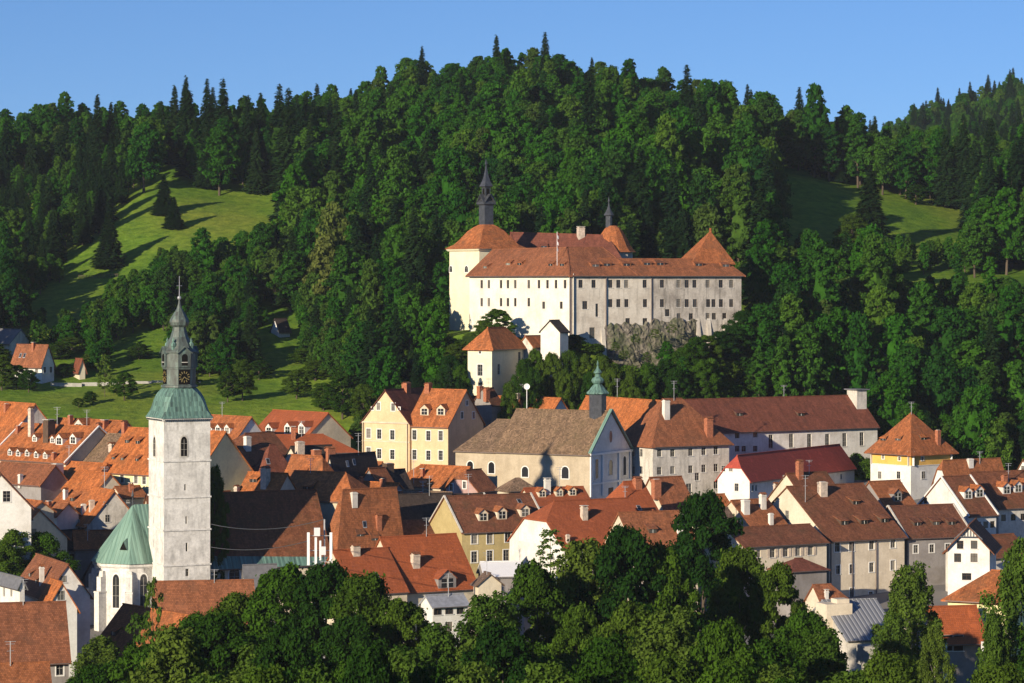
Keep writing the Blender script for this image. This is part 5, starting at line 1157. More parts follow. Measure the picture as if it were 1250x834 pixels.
def limbs(H, Rr, r_, n=7, base=.25, tr=.35, lean=.02):
    Vs, Fs = [], []; off = 0
    def add(p, r, k_=6):
        nonlocal off
        v, f = tube_arr(p, r, k_); Vs.append(v); Fs.append(f + off); off += len(v)
    top = np.array([r_.normal() * lean * H, r_.normal() * lean * H, H * .82])
    add([[0, 0, -1], [0, 0, 0], top * .5, top], [tr * 1.3, tr, tr * .65, tr * .2], 7)
    for i in range(n):
        f = base + (.8 - base) * i / n; p = top * f / .82 if f < .82 else top; p = top * f; an = r_.uniform(0, math.tau); L = Rr * r_.uniform(.6, .95) * (1.1 - f * .5)
        q = p + np.array([math.cos(an) * L, math.sin(an) * L, L * r_.uniform(.4, .9)]); m_ = (p + q) / 2 + np.array([0, 0, -L * .08])
        add([p, m_, q], [tr * .4 * (1.2 - f), tr * .25, tr * .07], 5)
    return np.concatenate(Vs), np.concatenate(Fs)
def broad_crown(H, Rr, base, ncl, nleaf, size, seed, squash=1.0, core=True, drop=0, irr=.25, clr=.3):
    r_ = np.random.default_rng(seed); cz = (H + base) / 2; hz = (H - base) / 2
    d = r_.normal(size=(ncl, 3)); d /= np.linalg.norm(d, axis=1, keepdims=True); d[:, 2] = d[:, 2] * .9 + .08
    rad = r_.uniform(.45, .86, ncl) ** .8 * (1 + r_.uniform(-irr, irr, ncl))
    # fuller below the middle, rounded top
    tt = (np.arange(ncl) + r_.uniform(0, 1, ncl)) / ncl; tt = .04 + .93 * tt; prof = np.sin(np.pi * tt ** .8) ** .62
    an = np.arange(ncl) * 2.39996 + r_.uniform(-.6, .6, ncl); q_ = prof * Rr * np.clip(r_.uniform(.5, .95, ncl) * (1 + r_.uniform(-irr, irr, ncl) * .5), .2, 1.15)
    C = np.stack([np.cos(an) * q_, np.sin(an) * q_, base + tt * (H - base)], 1)
    per = nleaf // ncl; cr = Rr * r_.uniform(clr * .7, clr * 1.25, ncl)
    dd = r_.normal(size=(ncl, per, 3)); dd /= np.linalg.norm(dd, axis=2, keepdims=True); dd[:, :, 2] = np.where(dd[:, :, 2] < -.35, -dd[:, :, 2], dd[:, :, 2])
    rr = np.clip(r_.normal(.86, .24, (ncl, per, 1)), .2, 1.6); pos = C[:, None] + dd * rr * cr[:, None, None] * np.array([1, 1, .78])
    if drop: pos[:, :, 2] -= drop * r_.uniform(0, 1, (ncl, per)) ** 2
    nrm = dd + r_.normal(size=dd.shape) * .55 + np.array([0, 0, .25])
    S = size * r_.uniform(.6, 1.35, ncl * per)
    Q = leafcards(pos.reshape(-1, 3), nrm.reshape(-1, 3), S, 1.45, r_)
    if core:
        n = 10; ev = []; ef = []
        for i in range(7):
            for k_ in range(n):
                ph = math.pi * (i + .5) / 7; an = math.tau * k_ / n; w_ = .46 * r_.uniform(.6, 1.2)
                ev.append([Rr * w_ * math.sin(ph) * math.cos(an), Rr * w_ * math.sin(ph) * math.sin(an), cz + hz * .55 * math.cos(ph)])
        for i in range(6):
            for k_ in range(n): j = (k_ + 1) % n; ef.append([i * n + k_, i * n + j, (i + 1) * n + j, (i + 1) * n + k_])
        Q = np.concatenate([Q, np.array(ev)[np.array(ef)]])
    return Q
def conifer_crown(H, Rr, base, nleaf, size, seed):
    r_ = np.random.default_rng(seed); nl = int((H - base) / (.62 if H > 12 else .5)); Q = []
    lv = np.arange(nl); zf = (lv + r_.uniform(-.3, .3, nl)) / nl
    wts = (1.06 - zf); per = (nleaf * wts / wts.sum()).astype(int) + 6
    for i in range(nl):
        z = base + zf[i] * (H - base); RR = Rr * (1.02 - zf[i]) ** .95 * r_.uniform(.86, 1.1) + .28; nb = max(5, int(11 * (1.1 - zf[i])))
        k_ = per[i]; br = r_.integers(0, nb, k_); an = br * math.tau / nb + i * 1.7 + r_.normal(size=k_) * .13; L = RR * (1 + .18 * np.sin(br * 7.3 + i)); f = r_.uniform(.12, 1, k_) ** .7
        x, y = np.cos(an) * L * f, np.sin(an) * L * f; zz = z - f * L * .32 + (f ** 3) * L * .12 + r_.normal(size=k_) * .3
        pos = np.stack([x, y, zz], 1); rad = np.stack([np.cos(an), np.sin(an), np.full(k_, -.28)], 1)
        nrm = np.stack([np.cos(an) * .45, np.sin(an) * .45, np.ones(k_)], 1) + r_.normal(size=(k_, 3)) * .3; nrm /= np.linalg.norm(nrm, axis=1, keepdims=True)
        side = np.cross(nrm, rad); side /= np.linalg.norm(side, axis=1, keepdims=True); S = (size * r_.uniform(.7, 1.3, k_) * (1.1 - .5 * zf[i]))[:, None]
        a = rad * S * .95; b_ = side * S * .42
        Q.append(np.stack([pos - a * .6, pos - b_ - np.array([0, 0, .05]), pos + a, pos + b_ - np.array([0, 0, .05])], 1))
    n = 8; ev = []; ef = []
    for i in range(4):
        for k_ in range(n): an = math.tau * k_ / n; w_ = Rr * .5 * (1 - i / 3.2); ev.append([w_ * math.cos(an), w_ * math.sin(an), base + (H - base) * i / 3.6])
    for i in range(3):
        for k_ in range(n): j = (k_ + 1) % n; ef.append([i * n + k_, i * n + j, (i + 1) * n + j, (i + 1) * n + k_])
    Q.append(np.array(ev)[np.array(ef)])
    return np.concatenate(Q)
def proto_mesh(name, Q, leaf, tr=None, bark='bark'):
    return quads_mesh(name, Q, [leaf, bark], extra=(tr[0], tr[1], 1) if tr else None)
r0 = np.random.default_rng(11)
# forest prototypes: height 1 unit = metre, trees about 17 m (broad) and 23 m (conifer)
PB = []
for i in range(10):
    H_ = [16, 18, 15, 19, 17, 14, 20, 19, 17, 21][i]; R_ = [4.9, 5.0, 5.4, 5.2, 4.3, 4.6, 4.4, 3.3, 3.6, 4.0][i]
    PB.append((proto_mesh('broadleaf_tree', broad_crown(H_, R_, 2.6, [64, 72, 56, 84, 66, 54, 72, 60, 50, 76][i], 7600, .50, 100 + i, irr=[.4, .6, .5][i % 3], clr=[.22, .19, .25][i % 3]), 'leaf_broad', limbs(H_, R_, r0)), H_))
PC = []
for i in range(4):
    H_ = [22, 25, 20, 24][i]; R_ = [3.9, 4.2, 3.6, 3.4][i]
    PC.append((proto_mesh('spruce_tree', conifer_crown(H_, R_, 2.2, 5600, .85, 200 + i), 'leaf_conifer', tube_arr([[0, 0, -1], [0, 0, H_ * .5], [0, 0, H_ * .97]], [.32, .2, .04])), H_))
def inpoly(px, py, poly):
    r_ = np.zeros(len(px), bool); n = len(poly); j = n - 1
    for i in range(n):
        xi, yi = poly[i]; xj, yj = poly[j]
        c = ((yi > py) != (yj > py)) & (px < (xj - xi) * (py - yi) / (yj - yi + 1e-12) + xi); r_ ^= c; j = i
    return r_
# jittered grid over the hills
sp = 7.4; X, Y = np.meshgrid(np.arange(-330, 480, sp), np.arange(640, 1150, sp * .92)); X = X + (np.arange(X.shape[0]) % 2)[:, None] * sp / 2
X = (X + rng.uniform(-.42, .42, X.shape) * sp).ravel(); Y = (Y + rng.uniform(-.42, .42, Y.shape) * sp).ravel()
sp2 = 9.5; X2, Y2 = np.meshgrid(np.arange(100, 760, sp2), np.arange(1150, 1850, sp2)); X2 = (X2 + rng.uniform(-.45, .45, X2.shape) * sp2).ravel(); Y2 = (Y2 + rng.uniform(-.45, .45, Y2.shape) * sp2).ravel()
X = np.concatenate([X, X2]); Y = np.concatenate([Y, Y2]); Zg = ZT(X, Y)
px = 625 + X / (KP * Y); py = HY - (Zg - HC) / (KP * Y)
keep = (px > -130) & (px < 1400)
MEADOWS = [  # ground left open, outlined as (column, row, nearest depth, farthest depth)
    ([(20, 375), (60, 340), (130, 285), (172, 238), (205, 200), (224, 206), (240, 230), (262, 241), (345, 243), (345, 266), (300, 284), (250, 300), (195, 312), (150, 345), (90, 385)], 838, 990),
    ([(-200, 530), (-200, 470), (60, 466), (130, 440), (150, 405), (200, 400), (208, 430), (215, 462), (300, 462), (420, 470), (420, 530)], 640, 790),
    ([(935, 190), (960, 206), (1010, 222), (1080, 238), (1180, 260), (1192, 298), (1120, 304), (1060, 300), (1040, 300), (985, 305), (950, 300), (942, 250)], 850, 990),
    ([(1075, 342), (1200, 340), (1420, 335), (1420, 368), (1180, 372), (1120, 372), (1085, 355)], 770, 870)]
for poly, d0, d1 in MEADOWS: keep &= ~(inpoly(px, py, poly) & (Y > d0) & (Y < d1))
back = np.interp(px, [-200, 0, 420, 440, 560, 640, 900, 1070, 1090, 1180, 1300], [700, 700, 700, 655, 652, 652, 664, 690, 655, 640, 622])
keep &= Y > back
# clearings: village houses, castle yard
keep &= ~((px > -60) & (px < 120) & (py > 425) & (Y < 765))
keep &= ~((px > 535) & (px < 925) & (Y > 672) & (Y < 757) & ~((py > 300) & (Y < 0)))
keep &= ~((px > 1015) & (px < 1078) & (Y > 828) & (Y < 862))
keep &= ~((px > 306) & (px < 378) & (Y > 700) & (Y < 800))
def foot_ok(x, y, m_=2.2):
    ok = np.ones(len(x), bool)
    for c in FOOT:
        cx = sum(p.x for p in c) / 4; cy = sum(p.y for p in c) / 4; rr = max((Vector((p.x - cx, p.y - cy))).length for p in c) + m_
        near = (x - cx) ** 2 + (y - cy) ** 2 < rr * rr
        if near.any():
            for i in np.where(near)[0]:
                ins = True
                for k_ in range(4):
                    p, q = c[k_], c[(k_ + 1) % 4]; e = q - p; e.normalize(); d_ = (x[i] - p.x) * -e.y + (y[i] - p.y) * e.x
                    if d_ < -m_: ins = False; break
                if ins: ok[i] = False
    return ok
# undergrowth of small trees below the left meadow
sx, sy = np.meshgrid(np.arange(-190, -20, 4.4), np.arange(716, 862, 4.4)); sx = (sx + rng.uniform(-1.8, 1.8, sx.shape)).ravel(); sy = (sy + rng.uniform(-1.8, 1.8, sy.shape)).ravel()
sz = ZT(sx, sy); spx = 625 + sx / (KP * sy); spy = HY - (sz - HC) / (KP * sy); q_ = (((spx > -40) & (spx < 380) & (sy > 775) & ~inpoly(spx, spy - 24, MEADOWS[0][0]) & (spy < 402)) | ((spx > 108) & (spx < 445) & (spy < 461) & (sy < 800) & ~((spx > 312) & (spx < 370) & (sy < 800)) & ~inpoly(spx, spy, [(138, 461), (142, 430), (158, 408), (205, 404), (222, 461)]))) & ~((spx > 322) & (spx < 362) & (sy > 778) & (sy < 812))
SMALL = np.concatenate([np.zeros(len(X), bool), np.ones(q_.sum(), bool)])
X, Y, Zg, px, py = [np.concatenate([a_, b_[q_]]) for a_, b_ in ((X, sx), (Y, sy), (Zg, sz), (px, spx), (py, spy))]; keep = np.concatenate([keep, np.ones(q_.sum(), bool)])
i_ = np.where(keep)[0]; SMALL = SMALL[i_]; X, Y, Zg, px, py = X[i_], Y[i_], Zg[i_], px[i_], py[i_]
ok = foot_ok(X, Y); SMALL = SMALL[ok]; X, Y, Zg, px, py = X[ok], Y[ok], Zg[ok], px[ok], py[ok]
n = len(X)
# conifer share by patch
pat = np.sin(X * .021 + 1.3) * np.cos(Y * .017 + .4) + .6 * np.sin(X * .05 - Y * .037 + 2)
pc = np.clip(.17 + .24 * pat, .03, .5)
pc = np.where((px < 420) & (py < 330) & (Y < 1000), pc + .25, pc); pc = np.where((px > 570) & (px < 740) & (py < 150), pc + .2, pc); pc = np.where(Y > 1150, pc + .2, pc); pc = np.where((Y < 760) & (px > 560), .04, pc)
pc = np.where((Y > 1000) & (Y < 1150), pc * .6, pc); isc = rng.uniform(size=n) < pc; isc = np.where((Y > 1030) & (Y < 1150) & (rng.uniform(size=n) < .25), False, isc)
sc = rng.uniform(.72, 1.45, n); zf_ = rng.uniform(.86, 1.28, n); zf_ = np.where(Y > 980, np.clip(zf_, .8, 1.08), zf_)
sc = np.where(Y < 680, sc * .62, sc); sc = np.where((Y < 760) & (Y >= 680) & (px > 420) & (px < 930), sc * .72, sc); sc = np.where((Y < 790) & (px < 420), sc * .62, sc)
sc = np.where(Y > 960, sc * np.clip(.84 - (Y - 960) / 400, .68, .84), sc)
# keep low in front of the meadows and of the castle
edge = np.zeros(n, bool)
for poly, d0, d1 in MEADOWS[:1]:
    edge |= (Y > d0 - 65) & (Y < d0 + 5) & (px > 20) & (px < 345)
sc = np.where(edge, sc * .62, sc)
e2 = (px > 945) & (px < 1185) & (Y > 780) & (Y < 880); sc = np.where(e2, sc * .6, sc)
e3 = (px > 1080) & (Y > 715) & (Y < 790); sc = np.where(e3, sc * .55, sc)
e4 = (px > 560) & (px < 800) & (Y < 672); sc = np.where(e4, sc * .75, sc); isc = np.where(e4 | e3 | e2, False, isc)
# nothing in front may cover an open meadow: lower or drop trees whose tops would stand before it
drop_ = np.zeros(n, bool)
for mi, (poly, d0, d1) in enumerate(MEADOWS):
    if mi in (1, 3): continue
    hh = np.where(isc, 23., 17.) * sc
    for f_ in (1.0, .85, .7, .55, .42):
        cov = np.zeros(n, bool)
        for g_ in (1., .8, .6, .4, .25): cov |= inpoly(px, py - 4 - np.maximum(hh * f_ * g_ / (KP * Y) - 12, 0), poly)
        cov &= (px > -50)
        if f_ == 1.0: cur = cov.copy(); best = np.ones(n)
        best = np.where(cur & ~cov & (best == 1), f_, best)
    bad = cur & (best == 1); drop_ |= bad; sc = np.where(cur & ~bad, sc * best, sc)
q_ = ~drop_; X, Y, Zg, px, py, isc, sc, zf_ = X[q_], Y[q_], Zg[q_], px[q_], py[q_], isc[q_], sc[q_], zf_[q_]; n = len(X); zf_ = np.where((px > 20) & (px < 345) & (Y < 870), 1, zf_)
sc = np.where(SMALL[q_], rng.uniform(.32, .52, n), sc); sc = np.where((px < 175) & (px > -110) & (Y > 812) & (Y < 985) & ~SMALL[q_], sc * .58, sc); isc = isc & ~SMALL[q_]
proto = np.where(isc, rng.integers(0, len(PC), n) + len(PB), rng.integers(0, len(PB), n))
rot = rng.uniform(0, math.tau, n)
ALLP = PB + PC
hgt = np.array([p[1] for p in ALLP])[proto] * sc; wid = np.where(isc, 3.8, 4.8) * sc
# which trees does the photograph show? rough painter's coverage from near to far
occ = np.zeros((417, 625), bool); vis = np.zeros(n)
for c in FOOT: pass
order = np.argsort(Y)
for i in order:
    cx = px[i] / 2; w_ = wid[i] / (KP * Y[i]) / 2; y1 = py[i] / 2; y0 = y1 - hgt[i] / (KP * Y[i]) / 2
    a0, a1, b0, b1 = int(max(0, cx - w_)), int(min(625, cx + w_)), int(max(0, y0 + 1)), int(min(417, y1 - (y1 - y0) * .25))
    if a1 <= a0 or b1 <= b0: continue
    blk = occ[b0:b1, a0:a1]; vis[i] = (~blk).sum() * (1 if .02 < (a0 + a1) / 1250 < .98 else .6); blk[:] = True
order = np.argsort(-vis); ind = set()
for kind in (False, True):
    q = [i for i in order if isc[i] == kind and vis[i] > 25][:150 if not kind else 200]; ind |= set(q)
print('forest', n, 'individual', len(ind))
def region(i):
    if Y[i] > 1150: return 'on the far bluish hill at the right', 'trees on the far hill'
    if Y[i] < 690: return 'on the slope close behind the town roofs', 'trees close behind the town'
    if px[i] < 420: return ('in the wood below the sloping left meadow' if Y[i] < 880 else 'on the left ridge around the sloping meadow'), 'trees of the left hill'
    if px[i] < 930: return ('on the castle hill beside the castle' if Y[i] < 800 else 'on the steep wooded hill above the castle'), 'trees of the castle hill'
    return ('on the dark wooded slope right of the castle' if Y[i] < 830 else 'around the right hand meadow'), 'trees of the right slope'
for i in ind:
    me, hh = ALLP[proto[i]]; o = link('spruce_tree' if isc[i] else 'broadleaf_tree', me, None, (X[i], Y[i], Zg[i] - .2)); o.scale = (sc[i], sc[i], sc[i] * zf_[i]); o.rotation_euler = (0, 0, rot[i])
    rg, gr = region(i)
    tag(o, ('dark pointed spruce ' if isc[i] else 'rounded green broadleaf tree ') + rg, 'tree', ('spruces, ' if isc[i] else 'broadleaf ') + gr)
# the rest of the wood is one mass
rest = np.array([i for i in range(n) if i not in ind])
me = bpy.data.meshes.new('forest'); me.vertices.add(len(rest)); me.vertices.foreach_set('co', np.stack([X[rest], Y[rest], Zg[rest] - .2], 1).ravel().astype(np.float32))
for nm, ty, arr in (('proto', 'INT', proto[rest]), ('rotz', 'FLOAT', rot[rest]), ('siz', 'FLOAT_VECTOR', np.stack([sc, sc, sc * zf_], 1)[rest])):
    at = me.attributes.new(nm, ty, 'POINT'); at.data.foreach_set('vector' if 'VEC' in ty else 'value', arr.ravel().astype(np.int32 if ty == 'INT' else np.float32))
fo = link('forest', me); tag(fo, kind='stuff'); fo['label'] = 'dense mixed wood covering the hills behind the castle'
pc_ = bpy.data.collections.new('tree_kinds')
for k_, (m_, h_) in enumerate(ALLP):
    o = bpy.data.objects.new('%02d' % k_, m_); pc_.objects.link(o)
g = bpy.data.node_groups.new('forest', 'GeometryNodeTree'); g.interface.new_socket('Geometry', in_out='INPUT', socket_type='NodeSocketGeometry'); g.interface.new_socket('Geometry', in_out='OUTPUT', socket_type='NodeSocketGeometry')
gi, go = g.nodes.new('NodeGroupInput'), g.nodes.new('NodeGroupOutput'); ci = g.nodes.new('GeometryNodeCollectionInfo'); ci.inputs[0].default_value = pc_; ci.inputs[1].default_value = True; ci.inputs[2].default_value = True
ip = g.nodes.new('GeometryNodeInstanceOnPoints'); ip.inputs['Pick Instance'].default_value = True
def na(nm, ty): q = g.nodes.new('GeometryNodeInputNamedAttribute'); q.data_type = ty; q.inputs[0].default_value = nm; return q.outputs[0]
cx_ = g.nodes.new('ShaderNodeCombineXYZ'); g.links.new(na('rotz', 'FLOAT'), cx_.inputs[2])
er = g.nodes.new('FunctionNodeEulerToRotation'); g.links.new(cx_.outputs[0], er.inputs[0])
g.links.new(gi.outputs[0], ip.inputs['Points']); g.links.new(ci.outputs[0], ip.inputs['Instance']); g.links.new(na('proto', 'INT'), ip.inputs['Instance Index']); g.links.new(er.outputs[0], ip.inputs['Rotation']); g.links.new(na('siz', 'FLOAT_VECTOR'), ip.inputs['Scale']); g.links.new(ip.outputs[0], go.inputs[0])
fo.modifiers.new('forest', 'NODES').node_group = g
# ---------------------------------------------------------------- single trees set by hand
NEAR = {}
def near_proto(kind, v):
    k_ = (kind, v)
    if k_ in NEAR: return NEAR[k_]
    r_ = np.random.default_rng(500 + v * 7 + len(kind))
    if kind == 'broad':
        H_, R_ = 20, 6.2; cr = quads_mesh('crown', broad_crown(H_, R_, 2.5, [84, 70, 96][v % 3], 46000, .29, 300 + v, irr=.5, clr=[.19, .23, .17][v % 3], core=False), ['leaf_near']); lm = limbs(H_, R_, r_, 14, .2, .38)
    elif kind == 'birch':
        H_, R_ = 20, 4.4; cr = quads_mesh('crown', broad_crown(H_, R_, 2.0, 90, 26000, .26, 330 + v, core=False, drop=2.4, irr=.75, clr=.18), ['leaf_birch']); lm = limbs(H_, R_, r_, 16, .2, .22)
    elif kind == 'olive':
        H_, R_ = 18, 5.2; cr = quads_mesh('crown', broad_crown(H_, R_, 1.5, 44, 9000, .6, 360 + v, clr=.26), ['leaf_olive']); lm = limbs(H_, R_, r_, 8)
    elif kind == 'bush':
        H_, R_ = 6, 3.6; cr = quads_mesh('crown', broad_crown(H_, R_, .2, 24, 3600, .42, 390 + v, clr=.34), ['leaf_near']); lm = limbs(H_, R_, r_, 5, .1, .15)
    elif kind == 'sparse':
        H_, R_ = 9, 2.6; cr = quads_mesh('crown', broad_crown(H_, R_, .8, 26, 1300, .32, 400 + v, core=False, irr=.5, clr=.26), ['leaf_birch']); lm = limbs(H_, R_, r_, 12, .1, .09)
    elif kind == 'dead':
        H_, R_ = 14, 6; cr = None; lm = limbs(H_, R_, r_, 26, .15, .22)
    else:
        H_, R_ = 24, 4.3; cr = quads_mesh('crown', conifer_crown(H_, R_, 1.6, 7000, .95, 420 + v), ['leaf_conifer']); v_, f_ = tube_arr([[0, 0, -1], [0, 0, 12], [0, 0, 23.5]], [.36, .2, .04]); lm = (v_, f_)
    Q = lm[0][lm[1]]; tr = quads_mesh('trunk', Q, ['pale_bark' if kind in ('birch', 'dead') else 'bark'])
    NEAR[k_] = (cr, tr, H_, R_); return NEAR[k_]
def tree(px, py_top, D, radius, label, kind='broad', v=0, group=None, name=None, base_py=None):
    cr, tr, H_, R_ = near_proto(kind, v); p = W(px, py_top, D); zg = zt(p.x, p.y) if base_py is None else zpy(base_py, D); h = max(p.z - zg, 2)
    nm = name or {'broad': 'broadleaf_tree', 'birch': 'birch_tree', 'olive': 'broadleaf_tree', 'bush': 'bush', 'sparse': 'young_tree', 'dead': 'dead_tree', 'spruce': 'spruce_tree'}[kind]
    root = thing(nm, (p.x, p.y, zg), label, 'bush' if kind == 'bush' else 'tree', group)
    s_ = (radius / R_, radius / R_, h / H_); rz = (px * 1.7 + D) % 6.28
    for nme, m_ in (('trunk', tr), ('crown', cr)):
        if m_ is not None: o = link(nme, m_, root); o.scale = s_; o.rotation_euler = (0, 0, rz)
    return root
FG = 'foreground trees along the bottom edge'
for i, (px_, y_, D_, r_, lab, kd) in enumerate([
    (125, 775, 392, 4.6, 'light green tree at the bottom left beside the brown roof', 'birch'),
    (172, 748, 420, 2.6, 'thin yellowish young tree in front of the chancel', 'sparse'),
    (185, 792, 385, 5.0, 'leafy tree below the long roof in front of the tower', 'broad'),
    (238, 752, 378, 5.6, 'dark tree rising in front of the rust roof by the tower', 'broad'),
    (292, 728, 372, 6.2, 'wide tree covering the foot of the nave', 'broad'),
    (345, 694, 366, 6.6, 'bright topped tree directly below the nave wall', 'broad'),
    (398, 690, 362, 6.0, 'tree just under the antenna mast', 'broad'),
    (445, 705, 358, 5.8, 'dark tree below the plain red roof', 'broad'),
    (492, 735, 352, 5.6, 'deeply shaded tree below the two gabled red house', 'broad'),
    (540, 775, 345, 5.2, 'low shaded tree under the metal roofed white house', 'broad'),
    (598, 722, 352, 5.6, 'pale speckled tree right of the metal roofed white house', 'birch'),
    (655, 690, 362, 6.0, 'dark tree below the blank white gable', 'broad'),
    (712, 655, 372, 6.2, 'tall tree with golden top against the red roof', 'birch'),
    (762, 648, 370, 6.2, 'broad green tree in the centre of the lower wood', 'broad'),
    (812, 668, 372, 5.6, 'dark rounded tree below the orange red roof', 'broad'),
    (858, 604, 415, 6.4, 'tall vivid green tree rising before the monastery', 'broad'),
    (905, 672, 395, 5.2, 'mid green tree below the shuttered wing', 'broad'),
    (948, 690, 388, 4.8, 'dark tree hiding the wall of the shuttered wing', 'broad'),
    (985, 748, 372, 4.8, 'tree beside the square beige block', 'broad'),
    (1112, 686, 402, 4.6, 'tall feathery birch in front of the big grey brown house', 'birch'),
    (1090, 746, 392, 3.3, 'lower birch left of the tall feathery birch', 'birch'),
    (1140, 762, 385, 2.5, 'small birch between workshop and yard', 'birch'),
    (1250, 655, 360, 5.0, 'large birch filling the lower right corner', 'birch'),
    (1212, 742, 352, 2.6, 'drooping birch at the right of the small yard', 'birch'),
    ]):
    tree(px_, y_, D_, r_, lab, kd, i % 3, FG)
# front ranks: the lower edge of the wood below the camera
rr_ = random.Random(5); k_ = 0
WHERE = ['at the left', 'left of the middle', 'in the middle', 'right of the middle', 'at the right']
for row, (D_, y_, st) in enumerate(((338, 772, 58), (305, 794, 64), (270, 816, 74))):
    px_ = 60 + 13 * row
    while px_ < 1290:
        yy = y_ + rr_.uniform(-34, 26) + (26 if px_ < 190 else 0) + (28 if 960 < px_ < 1080 else 0)
        if not (1105 < px_ < 1222) and not (px_ < 110):
            tree(px_, yy + (22 if 1120 < px_ < 1215 else 0), D_ + rr_.uniform(-8, 8), rr_.uniform(4.4, 6.2), 'shaded broadleaf tree of the low wood ' + WHERE[min(4, int(px_ / 250))] + ' of the bottom edge', 'birch' if rr_.random() < .45 else 'broad', k_ % 3, 'shaded trees of the low wood, ' + WHERE[min(4, int(px_ / 250))]); k_ += 1
        px_ += st * rr_.uniform(.8, 1.2)
# trees in and around the town
tree(20, 648, 500, 5.5, 'full green tree below the small beige gabled house', 'broad', 0)
tree(52, 652, 503, 5.2, 'green tree right of the full green one, above the white gabled house', 'broad', 1)
tree(2, 668, 496, 5.0, 'green tree cut by the left edge above the white building', 'broad', 2)
tree(263, 572, 512, 2.4, 'narrow dark tree squeezed against the right side of the tower', 'broad', 1)
tree(672, 646, 480, 2.6, 'thin young tree in front of the blank white gable', 'sparse', 1, base_py=700)
tree(607, 378, 690, 4.6, 'bright green tree standing before the white castle wing', 'broad', 2, base_py=428)
tree(592, 392, 688, 3.2, 'smaller green tree left of the bright one by the castle', 'broad', 0, base_py=440)
tree(186, 705, 440, 1.8, 'small young tree at the corner of tower and chancel', 'sparse', 2)
tree(408, 252, 800, 6.2, 'pale olive coloured tree standing out on the wooded slope', 'olive', 0)
tree(398, 290, 790, 5.4, 'lower olive toned tree beside the pale olive one', 'olive', 1)
tree(200, 214, 905, 3.5, 'dark spruce alone in the middle of the left meadow', 'spruce', 0)
tree(212, 240, 890, 3.0, 'second dark spruce just below the first in the left meadow', 'spruce', 1)
tree(133, 258, 862, 4.6, 'large dark spruce at the lower edge of the left meadow', 'spruce', 0)
for i, (px_, y_) in enumerate(((232, 172), (248, 165), (276, 168), (286, 176), (262, 150), (334, 175), (322, 160))):
    tree(px_, y_, 952 + i * 3, 4.6, 'tall spruce of the clump above the left meadow', 'spruce', i % 2, 'spruces above the left meadow')
tree(1062, 200, 872, 5.8, 'big dark spruce like tree in the middle of the right meadow', 'spruce', 1)
tree(1040, 262, 866, 5.2, 'round dark tree left of the big one on the right meadow', 'broad', 1)
tree(955, 160, 955, 6.6, 'old spreading tree at the top left of the right meadow', 'broad', 0)
tree(1118, 226, 948, 4.4, 'dull green spreading tree on the upper edge of the right meadow', 'broad', 2)
tree(152, 455, 706, 3.2, 'round green tree on the lower meadow left of the tower', 'broad', 0)
tree(128, 435, 712, 2.6, 'thin bare looking young tree on the lower meadow', 'sparse', 0)
tree(296, 440, 706, 3.4, 'green tree on the lower meadow right of the tower', 'broad', 1)
tree(278, 452, 704, 3.0, 'small bushy tree on the lower meadow beside the tower dome', 'broad', 2)
tree(362, 452, 704, 3.6, 'light tree on the meadow above the red dormered roof', 'broad', 0)
tree(395, 468, 690, 3.6, 'bush like tree on the meadow edge left of the yellow house', 'broad', 1)
tree(418, 455, 684, 4.6, 'tall dark tree left of the yellow gabled house', 'broad', 2)
tree(444, 470, 676, 4.0, 'dark tree touching the left side of the yellow gable', 'broad', 0)
tree(1050, 378, 715, 5.0, 'bare dead tree with pale branches on the dark right slope', 'dead', 0)
for i, (px_, y_, D_, r_) in enumerate(((20, 446, 722, 3.2), (35, 452, 719, 2.6), (2, 440, 720, 4.2), (78, 444, 738, 3.2), (70, 420, 760, 4.4), (88, 412, 768, 4.4), (112, 432, 748, 3.2), (-8, 420, 745, 4.6), (118, 405, 778, 4.6), (170, 420, 758, 3.4), (110, 478, 702, 1.8), (96, 486, 698, 1.6), (228, 446, 722, 3.6), (250, 430, 742, 4), (316, 440, 735, 3.8), (372, 425, 750, 4.2), (385, 440, 730, 4.2))):
    tree(px_, y_, D_, r_, 'garden tree on the lower left meadow around the hillside house' if px_ < 130 else 'garden tree at the back of the lower meadow right of the path', 'broad', i % 3, 'garden trees by the hillside house' if px_ < 130 else 'garden trees behind the lower meadow')
for i, (px_, y_, D_, r_) in enumerate(((622, 468, 652, 3), (640, 440, 662, 3.4), (655, 428, 664, 3.6), (674, 432, 662, 3.4), (695, 430, 664, 3.4), (715, 434, 664, 3.6), (735, 440, 662, 3.4), (650, 452, 655, 3.2), (690, 455, 655, 3.2), (720, 456, 655, 3.2), (770, 455, 657, 3.2), (790, 448, 660, 3.4), (812, 440, 664, 3.6), (835, 425, 668, 3.8), (848, 412, 672, 3.6), (862, 410, 676, 3.8), (880, 405, 680, 3.8), (826, 448, 660, 3.2), (858, 440, 664, 3.4), (550, 435, 672, 3.4), (562, 448, 664, 3.2), (540, 455, 664, 3.4), (556, 420, 690, 3.2), (745, 452, 658, 3), (895, 398, 684, 4), (908, 380, 690, 4.4), (560, 462, 655, 2.6))):
    tree(px_, y_, D_, r_, 'bushy green tree at the foot of the castle wall' if px_ > 620 else 'bushy green tree left of the castle gatehouse', 'broad', i % 3, 'bushy trees below the castle' if px_ > 620 else 'bushy trees by the gatehouse', name='bush_tree')
for i, (px_, y_, D_) in enumerate(((752, 418, 676), (762, 428, 674), (776, 408, 678), (800, 402, 682), (790, 430, 674), (820, 396, 684))):
    tree(px_, y_, D_, 1.5, 'small shrub growing out of the rubble castle base', 'sparse', i % 2, 'shrubs on the rubble base', base_py=y_ + 12, name='shrub')

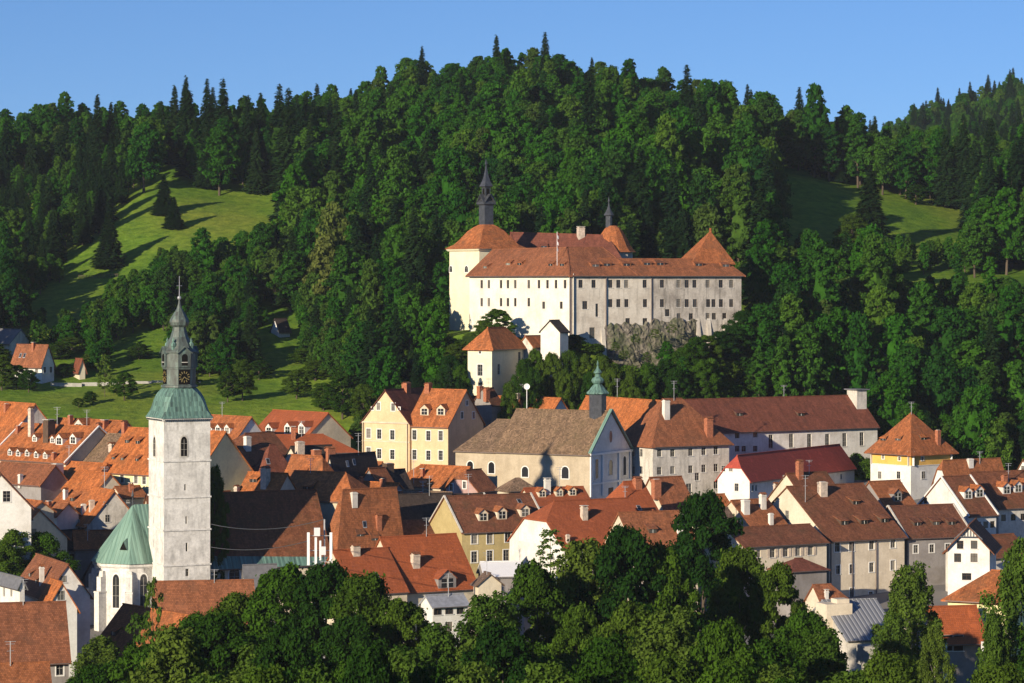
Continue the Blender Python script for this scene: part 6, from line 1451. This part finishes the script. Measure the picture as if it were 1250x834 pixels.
bx = rng.uniform(555, 925, 900); bd = rng.uniform(655, 684, 900); taken = []
for px_, D_ in zip(bx, bd):
    x_ = (px_ - 625) * KP * D_
    if any((x_ - a_) ** 2 + (D_ - b_) ** 2 < 3.4 ** 2 for a_, b_ in taken): continue
    if not foot_ok(np.array([x_]), np.array([D_]), .8)[0]: continue
    z_ = zt(x_, D_); p_y = HY - (z_ - HC) / (KP * D_); h_ = random.uniform(3.5, 6.5); top = p_y - h_ / (KP * D_)
    lim = 436 if px_ < 738 else 447 if px_ < 850 else 415
    if top < lim: top = lim + random.uniform(0, 8)
    if p_y - top < 4: continue
    taken.append((x_, D_)); cl_ = px_ < 700
    tree(px_, top, D_, random.uniform(2.2, 3.2), 'leafy bush on the slope below the ' + ('white' if cl_ else 'grey') + ' wing of the castle', 'bush', len(taken) % 3, 'bushes below the ' + ('white' if cl_ else 'grey') + ' castle wing')
print('bushes', len(taken))

tree(1046, 556, 648, 2.6, 'round bush against the foot of the long white building', 'bush', 0)
tree(1060, 562, 644, 2.4, 'round bush beside the yellow and white tower house', 'bush', 1)
# thin evening air between the hills
hz = MB(); hz.box((0, 4400), 5700, 9600, -16, 215)
ho = single('haze', hz, [], (0, 4400, -16), None, None); tag(ho, kind='stuff')
hm_ = bpy.data.materials.new('haze'); hm_.use_nodes = True; t = hm_.node_tree; t.nodes.clear(); MATS['haze'] = hm_
pv = t.nodes.new('ShaderNodeVolumePrincipled'); pv.inputs['Color'].default_value = (.80, .88, 1, 1); pv.inputs['Density'].default_value = .000045; pv.inputs['Anisotropy'].default_value = .1
oo = t.nodes.new('ShaderNodeOutputMaterial'); t.links.new(pv.outputs[0], oo.inputs['Volume']); ho.data.materials.append(hm_)

for (a_, b_, sg, lab) in ((W(258, 640, 497), W(396, 634, 455), 1.2, 'upper thin dark cable sagging across the nave roof'), (W(258, 668, 497), W(378, 660, 455), .9, 'lower thin dark cable sagging across the nave roof')):
    cb_ = MB(); pr_ = None
    for i in range(13):
        f_ = i / 12; p = a_.lerp(b_, f_) - Vector((0, 0, 4 * sg * f_ * (1 - f_)))
        if pr_ is not None: cb_.bar(pr_, p, .09)
        pr_ = p
    single('overhead_cable', cb_, 'metal_dark', a_, lab, 'cable')

for i, (px_, y_, D_, r_) in enumerate(((688, 432, 677, 2.4), (700, 428, 678, 2.6), (714, 431, 677, 2.4), (727, 430, 678, 2.6), (736, 436, 676, 2.2), (548, 412, 700, 2.6), (558, 416, 697, 2.4), (568, 418, 694, 2.2), (584, 416, 690, 2.0), (746, 448, 672, 2.4), (770, 450, 671, 2.6), (792, 446, 673, 2.6))):
    tree(px_, y_, D_, r_, 'dense bush right under the ' + ('castle wall and its rubble base' if px_ > 600 else 'cream chapel tower of the castle'), 'bush', i % 3, 'bushes right under the castle wall' if px_ > 600 else 'bushes under the chapel tower')
